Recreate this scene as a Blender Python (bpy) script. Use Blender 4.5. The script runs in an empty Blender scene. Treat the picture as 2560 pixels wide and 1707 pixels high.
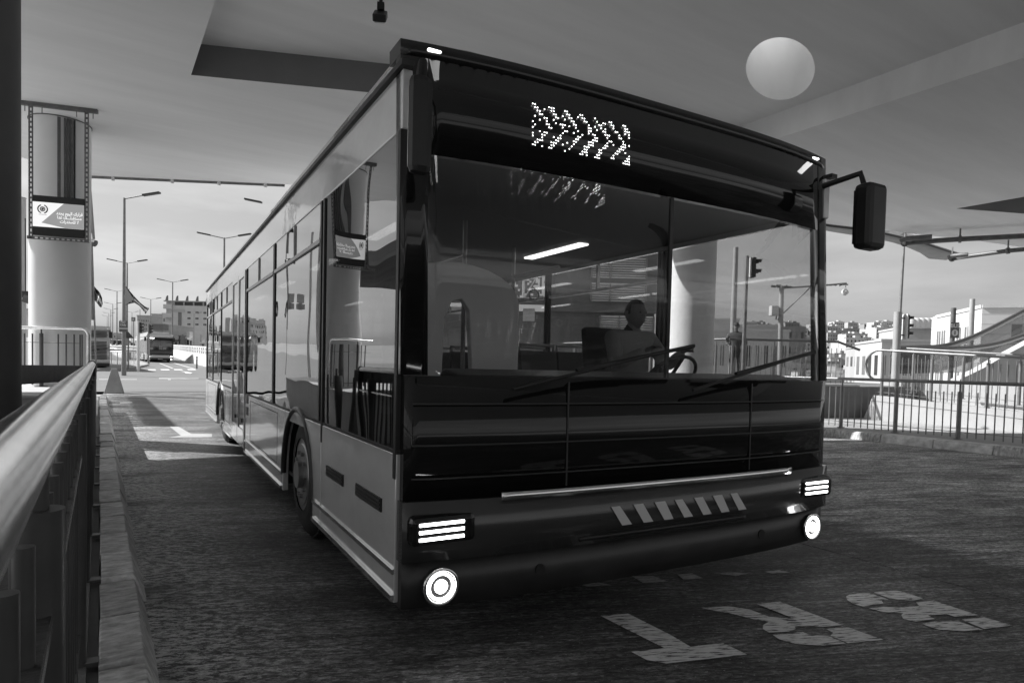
import bpy, bmesh, math, random
from math import sin, cos, tan, pi, radians, hypot, atan2, sqrt
from mathutils import Vector, Matrix
from mathutils.geometry import tessellate_polygon
random.seed(7)
sc = bpy.context.scene
col = sc.collection

# ------------------------------------------------------------------ camera
F, PSI, PITCH, ROLL, SY = 1600.0, 0.5724138, -0.034, 0.024, 113.66
H = 1.42
_F = Vector((sin(PSI)*cos(PITCH), cos(PSI)*cos(PITCH), sin(PITCH)))
_R = Vector((cos(PSI), -sin(PSI), 0)); _U = _R.cross(_F)
CR = cos(ROLL)*_R + sin(ROLL)*_U
CU = -sin(ROLL)*_R + cos(ROLL)*_U
CF = _F
CAM = Vector((0, 0, H))
cd = bpy.data.cameras.new('camera'); cam = bpy.data.objects.new('camera', cd); col.objects.link(cam)
m = Matrix.Identity(4)
for i in range(3):
    m[i][0] = CR[i]; m[i][1] = CU[i]; m[i][2] = -CF[i]; m[i][3] = CAM[i]
cam.matrix_world = m
cd.sensor_width = 36; cd.lens = F*36/2560; cd.shift_y = SY/2560
cd.clip_start = 0.02; cd.clip_end = 6000
sc.camera = cam
sc.cycles.diffuse_bounces = 7; sc.cycles.max_bounces = 14; sc.cycles.transparent_max_bounces = 24

# ------------------------------------------------------------------ sky, sun, exposure
SUN_EL = radians(38); SUN_AZ = atan2(-.70, .71)      # azimuth from +Y towards +X
w = bpy.data.worlds.new('World'); sc.world = w; w.use_nodes = True
nt = w.node_tree; nt.nodes.clear()
o_ = nt.nodes.new('ShaderNodeOutputWorld'); bg = nt.nodes.new('ShaderNodeBackground')
sky = nt.nodes.new('ShaderNodeTexSky'); sky.sky_type = 'NISHITA'; sky.sun_disc = False
sky.sun_elevation = SUN_EL; sky.sun_rotation = SUN_AZ
sky.air_density = 1.2; sky.dust_density = 3.0; sky.ozone_density = 1
bw = nt.nodes.new('ShaderNodeRGBToBW'); nt.links.new(sky.outputs[0], bw.inputs[0])
tc = nt.nodes.new('ShaderNodeTexCoord'); mp = nt.nodes.new('ShaderNodeMapping'); mp.inputs['Scale'].default_value = (3.0, 3.0, 14.0)
nz = nt.nodes.new('ShaderNodeTexNoise'); nz.inputs['Scale'].default_value = 1.3; nz.inputs['Detail'].default_value = 6
nz.inputs['Roughness'].default_value = .55
nt.links.new(tc.outputs['Generated'], mp.inputs[0]); nt.links.new(mp.outputs[0], nz.inputs[0])
mr = nt.nodes.new('ShaderNodeMapRange'); mr.inputs[1].default_value = .38; mr.inputs[2].default_value = .72
mr.inputs[3].default_value = .93; mr.inputs[4].default_value = 1.22; nt.links.new(nz.outputs[0], mr.inputs[0])
gm = nt.nodes.new('ShaderNodeMath'); gm.operation = 'POWER'; gm.inputs[1].default_value = .55   # thin high overcast evens the sky out
nt.links.new(bw.outputs[0], gm.inputs[0])
mu = nt.nodes.new('ShaderNodeMath'); mu.operation = 'MULTIPLY'
nt.links.new(gm.outputs[0], mu.inputs[0]); nt.links.new(mr.outputs[0], mu.inputs[1])
nt.links.new(mu.outputs[0], bg.inputs[0]); bg.inputs[1].default_value = 0.096
nt.links.new(bg.outputs[0], o_.inputs[0])
sd = bpy.data.lights.new('sun', 'SUN'); sun = bpy.data.objects.new('sun', sd); col.objects.link(sun)
sd.energy = 3.2; sd.angle = radians(.6); sd.color = (1, 1, 1)
sdir = Vector((sin(SUN_AZ)*cos(SUN_EL), cos(SUN_AZ)*cos(SUN_EL), sin(SUN_EL)))
sun.rotation_euler = sdir.to_track_quat('Z', 'Y').to_euler()
sc.view_settings.view_transform = 'Standard'; sc.view_settings.look = 'None'
sc.view_settings.exposure = 1.42; sc.view_settings.gamma = 1; sc.view_settings.use_curve_mapping = False

# ------------------------------------------------------------------ measuring helpers
def ray(px, py):
    return CR*((px-1280)/F) + CU*(-(py-853.5-SY)/F) + CF
def at(px, py, z=None, d=None, X=None, Y=None):
    v = ray(px, py)
    if z is not None: t = (z-H)/v.z
    elif d is not None: t = d
    elif X is not None: t = X/v.x
    else: t = Y/v.y
    return CAM + v*t
def smooth(a, b, x):
    t = max(0, min(1, (x-a)/(b-a))); return t*t*(3-2*t)
def g(x, y):
    r = hypot(x, y); az = math.degrees(atan2(x, y))
    if az > 90 or az < -90: a = 0.0
    else: a = 0.0
    L = 0.0
    if y > 30: L = .016*(min(y, 83)-30) + (.027*(y-83) if y > 83 else 0)
    L = min(L, 34)
    R = -9*smooth(30, 90, r) + (58*smooth(260, 900, r))
    wgt = smooth(20, 36, az) if -90 < az < 130 else 0
    return L*(1-wgt) + R*wgt
def gpt(px, py):
    v = ray(px, py); t = 2.0
    while t < 1500:
        p = CAM + v*t
        if p.z <= g(p.x, p.y): break
        t *= 1.004
    p.z = g(p.x, p.y); return p

# ------------------------------------------------------------------ materials
MATS = {}
def mat(name, v=.5, rough=.6, metal=0, var=.12, scale=3.0, bump=0, bscale=40, coat=0, stretch=(1, 1, 1), rotz=0, emis=0, detail=6, ior=1.5, space='obj', bdist=.01):
    if name in MATS: return MATS[name]
    m = bpy.data.materials.new(name); m.use_nodes = True; n = m.node_tree; b = n.nodes['Principled BSDF']
    b.inputs['Roughness'].default_value = rough; b.inputs['Metallic'].default_value = metal
    b.inputs['Coat Weight'].default_value = coat; b.inputs['Coat Roughness'].default_value = .03; b.inputs['IOR'].default_value = ior
    if space == 'obj':
        t = n.nodes.new('ShaderNodeTexCoord'); src = t.outputs['Object']
    else:
        t = n.nodes.new('ShaderNodeNewGeometry'); src = t.outputs['Position']
    mp = n.nodes.new('ShaderNodeMapping'); mp.inputs['Scale'].default_value = stretch; mp.inputs['Rotation'].default_value = (0, 0, rotz)
    n.links.new(src, mp.inputs[0])
    if var > 0:
        z = n.nodes.new('ShaderNodeTexNoise'); z.inputs['Scale'].default_value = scale; z.inputs['Detail'].default_value = detail; z.inputs['Roughness'].default_value = .6
        n.links.new(mp.outputs[0], z.inputs[0])
        r = n.nodes.new('ShaderNodeMapRange'); r.inputs[1].default_value = .25; r.inputs[2].default_value = .75
        r.inputs[3].default_value = max(0, v*(1-var)); r.inputs[4].default_value = min(1, v*(1+var))
        n.links.new(z.outputs[0], r.inputs[0]); n.links.new(r.outputs[0], b.inputs['Base Color'])
        r2 = n.nodes.new('ShaderNodeMapRange'); r2.inputs[3].default_value = max(.02, rough*(1-var)); r2.inputs[4].default_value = min(1, rough*(1+var))
        n.links.new(z.outputs[0], r2.inputs[0]); n.links.new(r2.outputs[0], b.inputs['Roughness'])
    else:
        b.inputs['Base Color'].default_value = (v, v, v, 1)
    if bump:
        z2 = n.nodes.new('ShaderNodeTexNoise'); z2.inputs['Scale'].default_value = bscale; z2.inputs['Detail'].default_value = 4
        n.links.new(mp.outputs[0], z2.inputs[0])
        bp = n.nodes.new('ShaderNodeBump'); bp.inputs['Strength'].default_value = bump; bp.inputs['Distance'].default_value = bdist
        n.links.new(z2.outputs[0], bp.inputs['Height']); n.links.new(bp.outputs[0], b.inputs['Normal'])
        n.links.new(bp.outputs[0], b.inputs['Coat Normal'])
    if emis:
        b.inputs['Emission Color'].default_value = (1, 1, 1, 1); b.inputs['Emission Strength'].default_value = emis
    MATS[name] = m; return m
def glass(name, trans, rough=.0, tint=1.0, refl=1.0, bump=0, base=.045):
    m = bpy.data.materials.new(name); m.use_nodes = True; n = m.node_tree; n.nodes.clear()
    o = n.nodes.new('ShaderNodeOutputMaterial'); a = n.nodes.new('ShaderNodeBsdfTransparent'); a.inputs[0].default_value = (trans, trans, trans, 1)
    gl = n.nodes.new('ShaderNodeBsdfGlossy'); gl.inputs['Roughness'].default_value = rough; gl.inputs[0].default_value = (refl, refl, refl, 1)
    ge = n.nodes.new('ShaderNodeNewGeometry'); dp = n.nodes.new('ShaderNodeVectorMath'); dp.operation = 'DOT_PRODUCT'
    n.links.new(ge.outputs['Incoming'], dp.inputs[0]); n.links.new(ge.outputs['Normal'], dp.inputs[1])
    def mth(op, a, b_=None):
        q = n.nodes.new('ShaderNodeMath'); q.operation = op
        for i, v in enumerate((a, b_)):
            if v is None: continue
            if isinstance(v, (int, float)): q.inputs[i].default_value = v
            else: n.links.new(v, q.inputs[i])
        return q.outputs[0]
    c1 = mth('SUBTRACT', 1.0, mth('ABSOLUTE', dp.outputs['Value'])); fac = mth('ADD', mth('MULTIPLY', mth('POWER', c1, 5.0), .9), base)
    mx = n.nodes.new('ShaderNodeMixShader'); n.links.new(fac, mx.inputs[0]); n.links.new(a.outputs[0], mx.inputs[1]); n.links.new(gl.outputs[0], mx.inputs[2])
    if bump:
        t = n.nodes.new('ShaderNodeTexCoord'); z = n.nodes.new('ShaderNodeTexNoise'); z.inputs['Scale'].default_value = 1.1; z.inputs['Detail'].default_value = 1
        n.links.new(t.outputs['Object'], z.inputs[0]); bp = n.nodes.new('ShaderNodeBump'); bp.inputs['Strength'].default_value = bump; bp.inputs['Distance'].default_value = .02
        n.links.new(z.outputs[0], bp.inputs['Height']); n.links.new(bp.outputs[0], gl.inputs['Normal'])
    n.links.new(mx.outputs[0], o.inputs[0]); MATS[name] = m; return m

def road_mat():
    m = bpy.data.materials.new('road_concrete'); m.use_nodes = True; n = m.node_tree; b = n.nodes['Principled BSDF']
    ge = n.nodes.new('ShaderNodeNewGeometry')
    def noise(sx, sy, scale, det=8, rough=.65):
        mp = n.nodes.new('ShaderNodeMapping'); mp.inputs['Rotation'].default_value = (0, 0, radians(-22)); mp.vector_type = 'TEXTURE'
        n.links.new(ge.outputs['Position'], mp.inputs[0])
        m2 = n.nodes.new('ShaderNodeMapping'); m2.inputs['Scale'].default_value = (sx, sy, 1); n.links.new(mp.outputs[0], m2.inputs[0])
        z = n.nodes.new('ShaderNodeTexNoise'); z.inputs['Scale'].default_value = scale; z.inputs['Detail'].default_value = det; z.inputs['Roughness'].default_value = rough
        n.links.new(m2.outputs[0], z.inputs[0]); return z.outputs[0]
    def rng(s, a, b_, c, d):
        r = n.nodes.new('ShaderNodeMapRange'); r.inputs[1].default_value = a; r.inputs[2].default_value = b_; r.inputs[3].default_value = c; r.inputs[4].default_value = d
        n.links.new(s, r.inputs[0]); return r.outputs[0]
    def op(k, a, b_):
        q = n.nodes.new('ShaderNodeMath'); q.operation = k
        for i, v in enumerate((a, b_)):
            if isinstance(v, (int, float)): q.inputs[i].default_value = v
            else: n.links.new(v, q.inputs[i])
        return q.outputs[0]
    streak = noise(1.0, 34, 1.0, 6, .75); fine = noise(12, 90, 1.0, 4, .7); blot = noise(.5, 1.1, 1.0, 6); mid = noise(2.5, 9, 1, 6); speck = noise(28, 60, 1.0, 2); grit = noise(13, 30, 1.0, 6, .85); grain = noise(20, 46, 1.0, 5, .85)
    big = noise(.16, .3, 1.0, 3)
    c = op('MULTIPLY', rng(streak, .40, .62, .45, 1.5), rng(blot, .38, .62, .55, 1.7))
    c = op('MULTIPLY', c, rng(mid, .38, .62, .55, 1.5))
    c = op('MULTIPLY', c, rng(fine, .38, .62, .45, 1.65))
    c = op('MULTIPLY', c, rng(big, .35, .65, .8, 1.25))
    c = op('MULTIPLY', c, rng(grain, .42, .60, .35, 1.85)); c = op('MULTIPLY', c, .082)
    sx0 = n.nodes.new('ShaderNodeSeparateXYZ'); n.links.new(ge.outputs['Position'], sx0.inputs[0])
    lane = rng(op('ADD', sx0.outputs[0], op('MULTIPLY', mid, .5)), 5.95, 6.3, 1.0, 3.1)   # lighter past a line along the road, darker on the near side
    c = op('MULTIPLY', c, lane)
    # worn paint and grit flecks gathered along the left kerb
    sx = n.nodes.new('ShaderNodeSeparateXYZ'); n.links.new(ge.outputs['Position'], sx.inputs[0])
    edge = rng(sx.outputs[0], .2, 1.35, 1, 0)
    fl = op('MULTIPLY', rng(op('ADD', grit, op('MULTIPLY', edge, .07)), .545, .585, 0, 1), edge)
    fl = op('MULTIPLY', fl, rng(blot, .36, .50, .1, 1))
    dots = rng(speck, .66, .70, 0, .5)
    c = op('ADD', c, op('MULTIPLY', op('ADD', fl, dots), .55))
    n.links.new(c, b.inputs['Base Color'])
    n.links.new(rng(streak, .3, .7, .5, .78), b.inputs['Roughness'])
    bp = n.nodes.new('ShaderNodeBump'); bp.inputs['Strength'].default_value = .8; bp.inputs['Distance'].default_value = .014
    n.links.new(op('ADD', op('ADD', streak, grain), op('MULTIPLY', fine, .7)), bp.inputs['Height']); n.links.new(bp.outputs[0], b.inputs['Normal'])
    MATS['road'] = m; return m
def paint_mat():
    m = bpy.data.materials.new('road_paint'); m.use_nodes = True; n = m.node_tree; b = n.nodes['Principled BSDF']
    ge = n.nodes.new('ShaderNodeNewGeometry'); mp = n.nodes.new('ShaderNodeMapping'); mp.inputs['Rotation'].default_value = (0, 0, radians(-22)); mp.vector_type = 'TEXTURE'
    n.links.new(ge.outputs['Position'], mp.inputs[0]); m2 = n.nodes.new('ShaderNodeMapping'); m2.inputs['Scale'].default_value = (9, 60, 1); n.links.new(mp.outputs[0], m2.inputs[0])
    z = n.nodes.new('ShaderNodeTexNoise'); z.inputs['Scale'].default_value = 1; z.inputs['Detail'].default_value = 8; z.inputs['Roughness'].default_value = .7
    n.links.new(m2.outputs[0], z.inputs[0])
    cr = n.nodes.new('ShaderNodeValToRGB'); cr.color_ramp.elements[0].position = .41; cr.color_ramp.elements[0].color = (.05, .05, .05, 1)
    cr.color_ramp.elements[1].position = .47; cr.color_ramp.elements[1].color = (.60, .60, .60, 1)
    e = cr.color_ramp.elements.new(.7); e.color = (.85, .85, .85, 1)
    n.links.new(z.outputs[0], cr.inputs[0]); n.links.new(cr.outputs[0], b.inputs['Base Color']); b.inputs['Roughness'].default_value = .65
    MATS['paint'] = m; return m
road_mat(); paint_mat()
mat('ceiling', .84, .75, var=.07, scale=.9, bump=.15, bscale=6, stretch=(.35, 2.6, 1), rotz=radians(-25), detail=8)
mat('column', .72, .55, var=.06, scale=1.5, bump=.08, bscale=9)
mat('shaft', .74, .8, var=.04, scale=2)
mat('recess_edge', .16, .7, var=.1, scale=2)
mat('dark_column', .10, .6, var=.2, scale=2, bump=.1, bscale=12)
mat('kerb', .52, .85, var=.75, scale=11, bump=1.0, bscale=34, space='world', stretch=(1, 2.2, 1), detail=10)
mat('kerb_white', .62, .8, var=.5, scale=6, bump=.5, bscale=30, space='world')
mat('pavement', .12, .85, var=.35, scale=3, bump=.5, bscale=40, space='world')
mat('ground', .27, .9, var=.35, scale=.05, space='world', detail=10)
mat('asphalt', .15, .8, var=.25, scale=.4, space='world', detail=10, stretch=(.3, 3, 1))
mat('light_road', .34, .8, var=.15, scale=.3, space='world')
mat('steel', .88, .19, metal=1, var=.28, scale=7, bump=.09, bscale=16, stretch=(1, .7, 1))
mat('steel_dark', .16, .5, metal=.6, var=.3, scale=9, bump=.15, bscale=60)
mat('paint_grey', .10, .45, var=.3, scale=8, bump=.2, bscale=50)
mat('rail_dark', .06, .4, var=.15, scale=14)
mat('pole_grey', .30, .5, var=.15, scale=2)
mat('ledge', .045, .6, var=.4, scale=20, bump=.4, bscale=60)
mat('rail_grey', .24, .4, metal=.5, var=.2, scale=6)
mat('concrete', .34, .85, var=.18, scale=2.5, bump=.4, bscale=22, detail=9)
mat('concrete_dark', .16, .85, var=.25, scale=2.5, bump=.4, bscale=22)
mat('concrete_light', .40, .8, var=.12, scale=2.2, bump=.3, bscale=20)
mat('black', .012, .45, var=.3, scale=10)
mat('black_gloss', .008, .06, var=0)
mat('dark_plastic', .03, .4, var=.25, scale=8)
mat('bus_silver', .60, .16, metal=.25, var=.12, scale=1.6, bump=.16, bscale=1.1, coat=.7, bdist=.04, stretch=(1, 1, 1.6))
mat('bus_front', .05, .22, metal=.2, var=.1, scale=2, coat=.5)
mat('bus_white', .52, .25, var=.06, scale=2, coat=.4)
mat('chrome', .8, .12, metal=1, var=0)
mat('rubber', .025, .8, var=.4, scale=12, bump=.4, bscale=40)
mat('rim', .35, .35, metal=.8, var=.3, scale=8)
mat('seat', .05, .8, var=.3, scale=14, bump=.3, bscale=60)
mat('interior', .07, .7, var=.2, scale=3)
mat('interior_light', .8, .5, var=.08, scale=3)
mat('led', .9, emis=5.0, var=0)
mat('lamp', .9, emis=3.5, var=0)
mat('lamp_soft', .9, emis=1.3, var=0)
mat('lens', .5, .08, metal=.6, var=0)
mat('screen_white', .6, emis=.28, var=0, rough=.2)
mat('screen_grey', .15, emis=.10, var=0, rough=.2)
mat('white_paint', .58, .6, var=.08, scale=2)
mat('stone_white', .52, .8, var=.10, scale=.6, bump=.3, bscale=3, detail=10)
mat('stone_grey', .40, .8, var=.12, scale=.5)
mat('stone_mid', .38, .8, var=.15, scale=.6)
mat('window_dark', .04, .15, var=.2, scale=.6)
mat('window_mid', .16, .25, var=.2, scale=.6)
mat('skin', .18, .55, var=.08, scale=20)
mat('jacket', .07, .8, var=.35, scale=14, bump=.4, bscale=30)
mat('shirt', .3, .8, var=.08, scale=10, bump=.3, bscale=30)
mat('trousers', .04, .85, var=.2, scale=10)
mat('hair', .015, .6, var=.3, scale=30)
mat('flag_black', .02, .8, var=.1); mat('flag_white', .75, .8, var=.05); mat('flag_green', .11, .8, var=.1); mat('flag_red', .14, .8, var=.1)
mat('foliage', .07, .7, var=.5, scale=5)
mat('bark', .12, .9, var=.3, scale=8)
mat('far_a', .50, .9, var=.1, scale=.3); mat('far_b', .38, .9, var=.1, scale=.3); mat('far_c', .28, .9, var=.1, scale=.3)
glass('bus_glass', .30, bump=.35, base=.17); glass('bus_glass_far', .90); glass('windscreen', .90); glass('clear_glass', .8)
glass('frost', .6, rough=.15)

def vary(name, lo, hi):
    m = MATS[name]; n = m.node_tree; b = n.nodes['Principled BSDF']; l = b.inputs['Base Color'].links[0]; src = l.from_socket
    oi = n.nodes.new('ShaderNodeObjectInfo'); r = n.nodes.new('ShaderNodeMapRange'); r.inputs[3].default_value = lo; r.inputs[4].default_value = hi
    n.links.new(oi.outputs['Random'], r.inputs[0]); q = n.nodes.new('ShaderNodeMath'); q.operation = 'MULTIPLY'
    n.links.new(src, q.inputs[0]); n.links.new(r.outputs[0], q.inputs[1]); n.links.new(q.outputs[0], b.inputs['Base Color'])
vary('kerb', .62, 1.2); vary('far_a', .8, 1.1); vary('far_b', .8, 1.1); vary('far_c', .7, 1.15)
# ------------------------------------------------------------------ mesh builder
class MB:
    def __init__(s): s.v = []; s.f = []; s.sm = []; s.mi = []; s.cur = 0
    def add(s, vs, fs, smooth=False):
        k = len(s.v); s.v += [tuple(v) for v in vs]
        for f in fs: s.f.append([i+k for i in f]); s.sm.append(smooth); s.mi.append(s.cur)
        return s
    def box(s, x0, x1, y0, y1, z0, z1):
        vs = [(x, y, z) for z in (z0, z1) for x, y in ((x0, y0), (x1, y0), (x1, y1), (x0, y1))]
        return s.add(vs, [(3, 2, 1, 0), (4, 5, 6, 7), (0, 1, 5, 4), (1, 2, 6, 5), (2, 3, 7, 6), (3, 0, 4, 7)])
    def beam(s, a, b, wx, wz, up=(0, 0, 1)):
        a, b = Vector(a), Vector(b); d = (b-a).normalized(); u = Vector(up)
        r = d.cross(u).normalized()*wx/2; q = r.cross(d).normalized()*wz/2
        vs = [p+e for p in (a, b) for e in (-r-q, r-q, r+q, -r+q)]
        return s.add(vs, [(3, 2, 1, 0), (4, 5, 6, 7), (0, 1, 5, 4), (1, 2, 6, 5), (2, 3, 7, 6), (3, 0, 4, 7)])
    def tube(s, pts, r, n=10, cap=True, close=False):
        pts = [Vector(p) for p in pts]; N = len(pts); rings = []; prev = None
        for i, p in enumerate(pts):
            d = (pts[min(i+1, N-1)]-pts[max(i-1, 0)]).normalized()
            a = d.cross(Vector((0, 0, 1)))
            if a.length < .1: a = d.cross(Vector((0, 1, 0)))
            a.normalize(); 
            if prev is not None:
                a = (prev - d*prev.dot(d)).normalized()
            prev = a; b = d.cross(a); rr = r[i] if isinstance(r, (list, tuple)) else r
            rings.append([p + a*cos(2*pi*k/n)*rr + b*sin(2*pi*k/n)*rr for k in range(n)])
        vs = [q for ring in rings for q in ring]; fs = []
        for i in range(N-1):
            for k in range(n): fs.append((i*n+k, i*n+(k+1) % n, (i+1)*n+(k+1) % n, (i+1)*n+k))
        s.add(vs, fs, True)
        if cap:
            s.add(rings[0], [tuple(range(n))[::-1]]); s.add(rings[-1], [tuple(range(n))])
        return s
    def cyl(s, x, y, z0, z1, r, r1=None, n=16):
        return s.tube([(x, y, z0), (x, y, z1)], [r, r if r1 is None else r1], n)
    def prism(s, poly, axis, a, b):
        # 2-D polygon extruded along axis 0/1/2 from a to b
        def P(p, t):
            return {0: (t, p[0], p[1]), 1: (p[0], t, p[1]), 2: (p[0], p[1], t)}[axis]
        n = len(poly); vs = [P(p, a) for p in poly]+[P(p, b) for p in poly]
        tri = tessellate_polygon([[Vector((p[0], p[1], 0)) for p in poly]])
        fs = [tuple(t) for t in tri]+[tuple(i+n for i in t[::-1]) for t in tri]
        fs += [(i, (i+1) % n, (i+1) % n+n, i+n) for i in range(n)]
        return s.add(vs, fs)
    def quad(s, a, b, c, d): return s.add([a, b, c, d], [(0, 1, 2, 3)])
    def mesh(s, name, mats):
        me = bpy.data.meshes.new(name); me.from_pydata(s.v, [], s.f)
        for mm in (mats if isinstance(mats, (list, tuple)) else [mats]): me.materials.append(MATS[mm])
        me.polygons.foreach_set('use_smooth', s.sm); me.polygons.foreach_set('material_index', s.mi)
        bm = bmesh.new(); bm.from_mesh(me); bmesh.ops.recalc_face_normals(bm, faces=bm.faces); bm.to_mesh(me); bm.free()
        me.update(); return me
def put(name, me, parent=None, loc=None, rot=None, scale=None, **kw):
    o = bpy.data.objects.new(name, me); col.objects.link(o)
    if parent: o.parent = parent
    if loc is not None: o.location = loc
    if rot is not None: o.rotation_euler = rot
    if scale is not None: o.scale = scale
    for k, v in kw.items(): o[k] = v
    return o
def obj(name, mb, mats, parent=None, bevel=0, **kw):
    o = put(name, mb.mesh(name, mats), parent, **{k: v for k, v in kw.items()})
    if bevel:
        b = o.modifiers.new('bevel', 'BEVEL'); b.width = bevel; b.segments = 2; b.limit_method = 'ANGLE'
    return o
def thing(name, label, cat, loc=(0, 0, 0), rz=0, group=None):
    o = bpy.data.objects.new(name, None); col.objects.link(o); o.location = loc; o.rotation_euler = (0, 0, rz); o.empty_display_size = .2
    o['label'] = label; o['category'] = cat
    if group: o['group'] = group
    return o
def tag(o, label, cat, group=None):
    o['label'] = label; o['category'] = cat
    if group: o['group'] = group
    return o
def struct(name, mb, mats, parent=None, bevel=0):
    o = obj(name, mb, mats, parent, bevel)
    if parent is None: o['kind'] = 'structure'
    return o
def copy_tree(o, parent=None):
    c = o.copy(); col.objects.link(c); c.parent = parent
    for ch in list(o.children): copy_tree(ch, c)
    return c
def text(body, size, matname, parent, loc, rot, name='lettering', extrude=.002, align='CENTER', bold=0, sx=1):
    cu = bpy.data.curves.new(name, 'FONT'); cu.body = body; cu.size = size; cu.extrude = extrude; cu.align_x = align; cu.align_y = 'CENTER'; cu.offset = bold
    t = bpy.data.objects.new(name, cu); col.objects.link(t); bpy.context.view_layer.update()
    me = bpy.data.meshes.new_from_object(t.evaluated_get(bpy.context.evaluated_depsgraph_get()))
    bpy.data.objects.remove(t); me.materials.clear(); me.materials.append(MATS[matname])
    return put(name, me, parent, loc, rot, (sx, 1, 1))

# ================================================================== SETTING
# terrain sheet
mb = MB(); xs = [-900+i*30 for i in range(18)]+[-360+i*18 for i in range(18)]+[-36, -18, -9, 0, 6, 13, 20, 28, 36, 48, 60, 75, 90, 110]+[130+i*22 for i in range(25)]+[700+i*50 for i in range(15)]
ys = [-80, -40, -20, 0, 12, 24, 30, 36, 45, 55, 65, 75, 83, 92, 105, 120]+[140+i*25 for i in range(30)]+[900+i*80 for i in range(12)]
xs = sorted(set(xs)); nx = len(xs)
vs = [(x, y, g(x, y)-.06+(-.03 if (y < 40 and abs(x) < 40) else 0)) for y in ys for x in xs]
fs = [(j*nx+i, j*nx+i+1, (j+1)*nx+i+1, (j+1)*nx+i) for j in range(len(ys)-1) for i in range(nx-1)]
mb.add(vs, fs, True); struct('ground', mb, 'ground')

# concrete roadway under the station, slab by slab; the joints run askew across it
SK = -.40
rd = bpy.data.objects.new('road', None); col.objects.link(rd); rd['kind'] = 'structure'
mb = MB(); mb.add([(.1, -8, -.05), (14.4, -8, -.05), (14.4, 31, -.05), (.1, 31, -.05)], [(0, 1, 2, 3)]); obj('road_base', mb, 'concrete_dark', rd)
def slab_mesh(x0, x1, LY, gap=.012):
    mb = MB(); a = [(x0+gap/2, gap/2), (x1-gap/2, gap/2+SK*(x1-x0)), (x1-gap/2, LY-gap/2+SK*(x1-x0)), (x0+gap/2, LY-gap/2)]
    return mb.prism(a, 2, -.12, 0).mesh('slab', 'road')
LY = 5.2
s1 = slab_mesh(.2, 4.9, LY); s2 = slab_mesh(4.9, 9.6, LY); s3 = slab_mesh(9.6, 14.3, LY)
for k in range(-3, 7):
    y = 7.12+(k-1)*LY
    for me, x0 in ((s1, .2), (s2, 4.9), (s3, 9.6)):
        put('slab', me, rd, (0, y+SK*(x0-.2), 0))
# junction asphalt beyond the station, following the ground
mb = MB()
YS = [29.5, 33, 38, 44, 50, 60, 70, 83, 95, 115, 140, 180, 230, 300, 400]
XL = [-40, -20, -5, 3, 8, 14, 22, 32]
def gl(x, y): return g(x, y)+.012
vs = [(x if y < 95 else -2+ (x+2)*(.55 if x > -2 else .4), y, gl(x if y < 95 else -2+(x+2)*.5, y)) for y in YS for x in XL]
n_ = len(XL); fs = [(j*n_+i, j*n_+i+1, (j+1)*n_+i+1, (j+1)*n_+i) for j in range(len(YS)-1) for i in range(n_-1)]
mb.add(vs, fs, True); struct('junction_road', mb, 'asphalt')

# left kerb, stone by stone
kb = bpy.data.objects.new('left_kerb', None); col.objects.link(kb); kb['kind'] = 'structure'
prof = [(0, 0), (.225, 0), (.218, .02), (.165, .165), (.158, .17), (0.004, .17), (0, .166)]
for i in range(44):
    y0 = 3.03-.57*7+i*.57
    if i % 11 == 0:
        pass
    mb = MB(); gp = random.uniform(.030, .042)
    L_ = .57-gp
    mb.prism([(p[0]+random.uniform(-.002, .002), p[1]+random.uniform(-.003, .003)) for p in prof], 1, 0, L_)
    o = obj('kerbstone', mb, 'kerb', kb, bevel=.006); o.location = (random.uniform(-.006, .006), y0+gp/2, random.uniform(-.012, .006)); o.rotation_euler = (random.uniform(-.012, .012), 0, random.uniform(-.012, .012))
# right kerb
kb2 = bpy.data.objects.new('right_kerb', None); col.objects.link(kb2); kb2['kind'] = 'structure'
prof2 = [(0, 0), (.03, .13), (.07, .17), (.42, .17), (.42, 0)]
for i in range(26):
    y0 = -5+i*1.0
    mb = MB(); mb.prism([(p[0]+random.uniform(-.003, .003), p[1]+random.uniform(-.004, .004)*(p[1] > 0)) for p in prof2], 1, 0, .985)
    o = obj('kerbstone', mb, 'kerb_white' if i in (8, 10, 11) else 'kerb', kb2, bevel=.01); o.location = (13.62+random.uniform(-.006, .006), y0, 0)
# pavements
mb = MB(); mb.box(-24, -.045, -12, 9.8, -.1, .15); struct('left_pavement', mb, 'pavement')
mb = MB(); mb.box(-.044, -.003, -12, 24, -.1, .12); struct('kerb_gutter', mb, 'concrete_dark')
mb = MB(); mb.box(14.05, 26, -12, 22, -.1, .16); struct('right_pavement', mb, 'concrete')
# raised platform at the foot of the middle column (light render face)
mb = MB(); mb.box(-18, -.28, 10.0, 19.5, -.1, .86); mb.box(-18, -.24, 9.94, 19.54, .861, .90); struct('left_platform', mb, 'concrete_light', bevel=.01)
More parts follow.
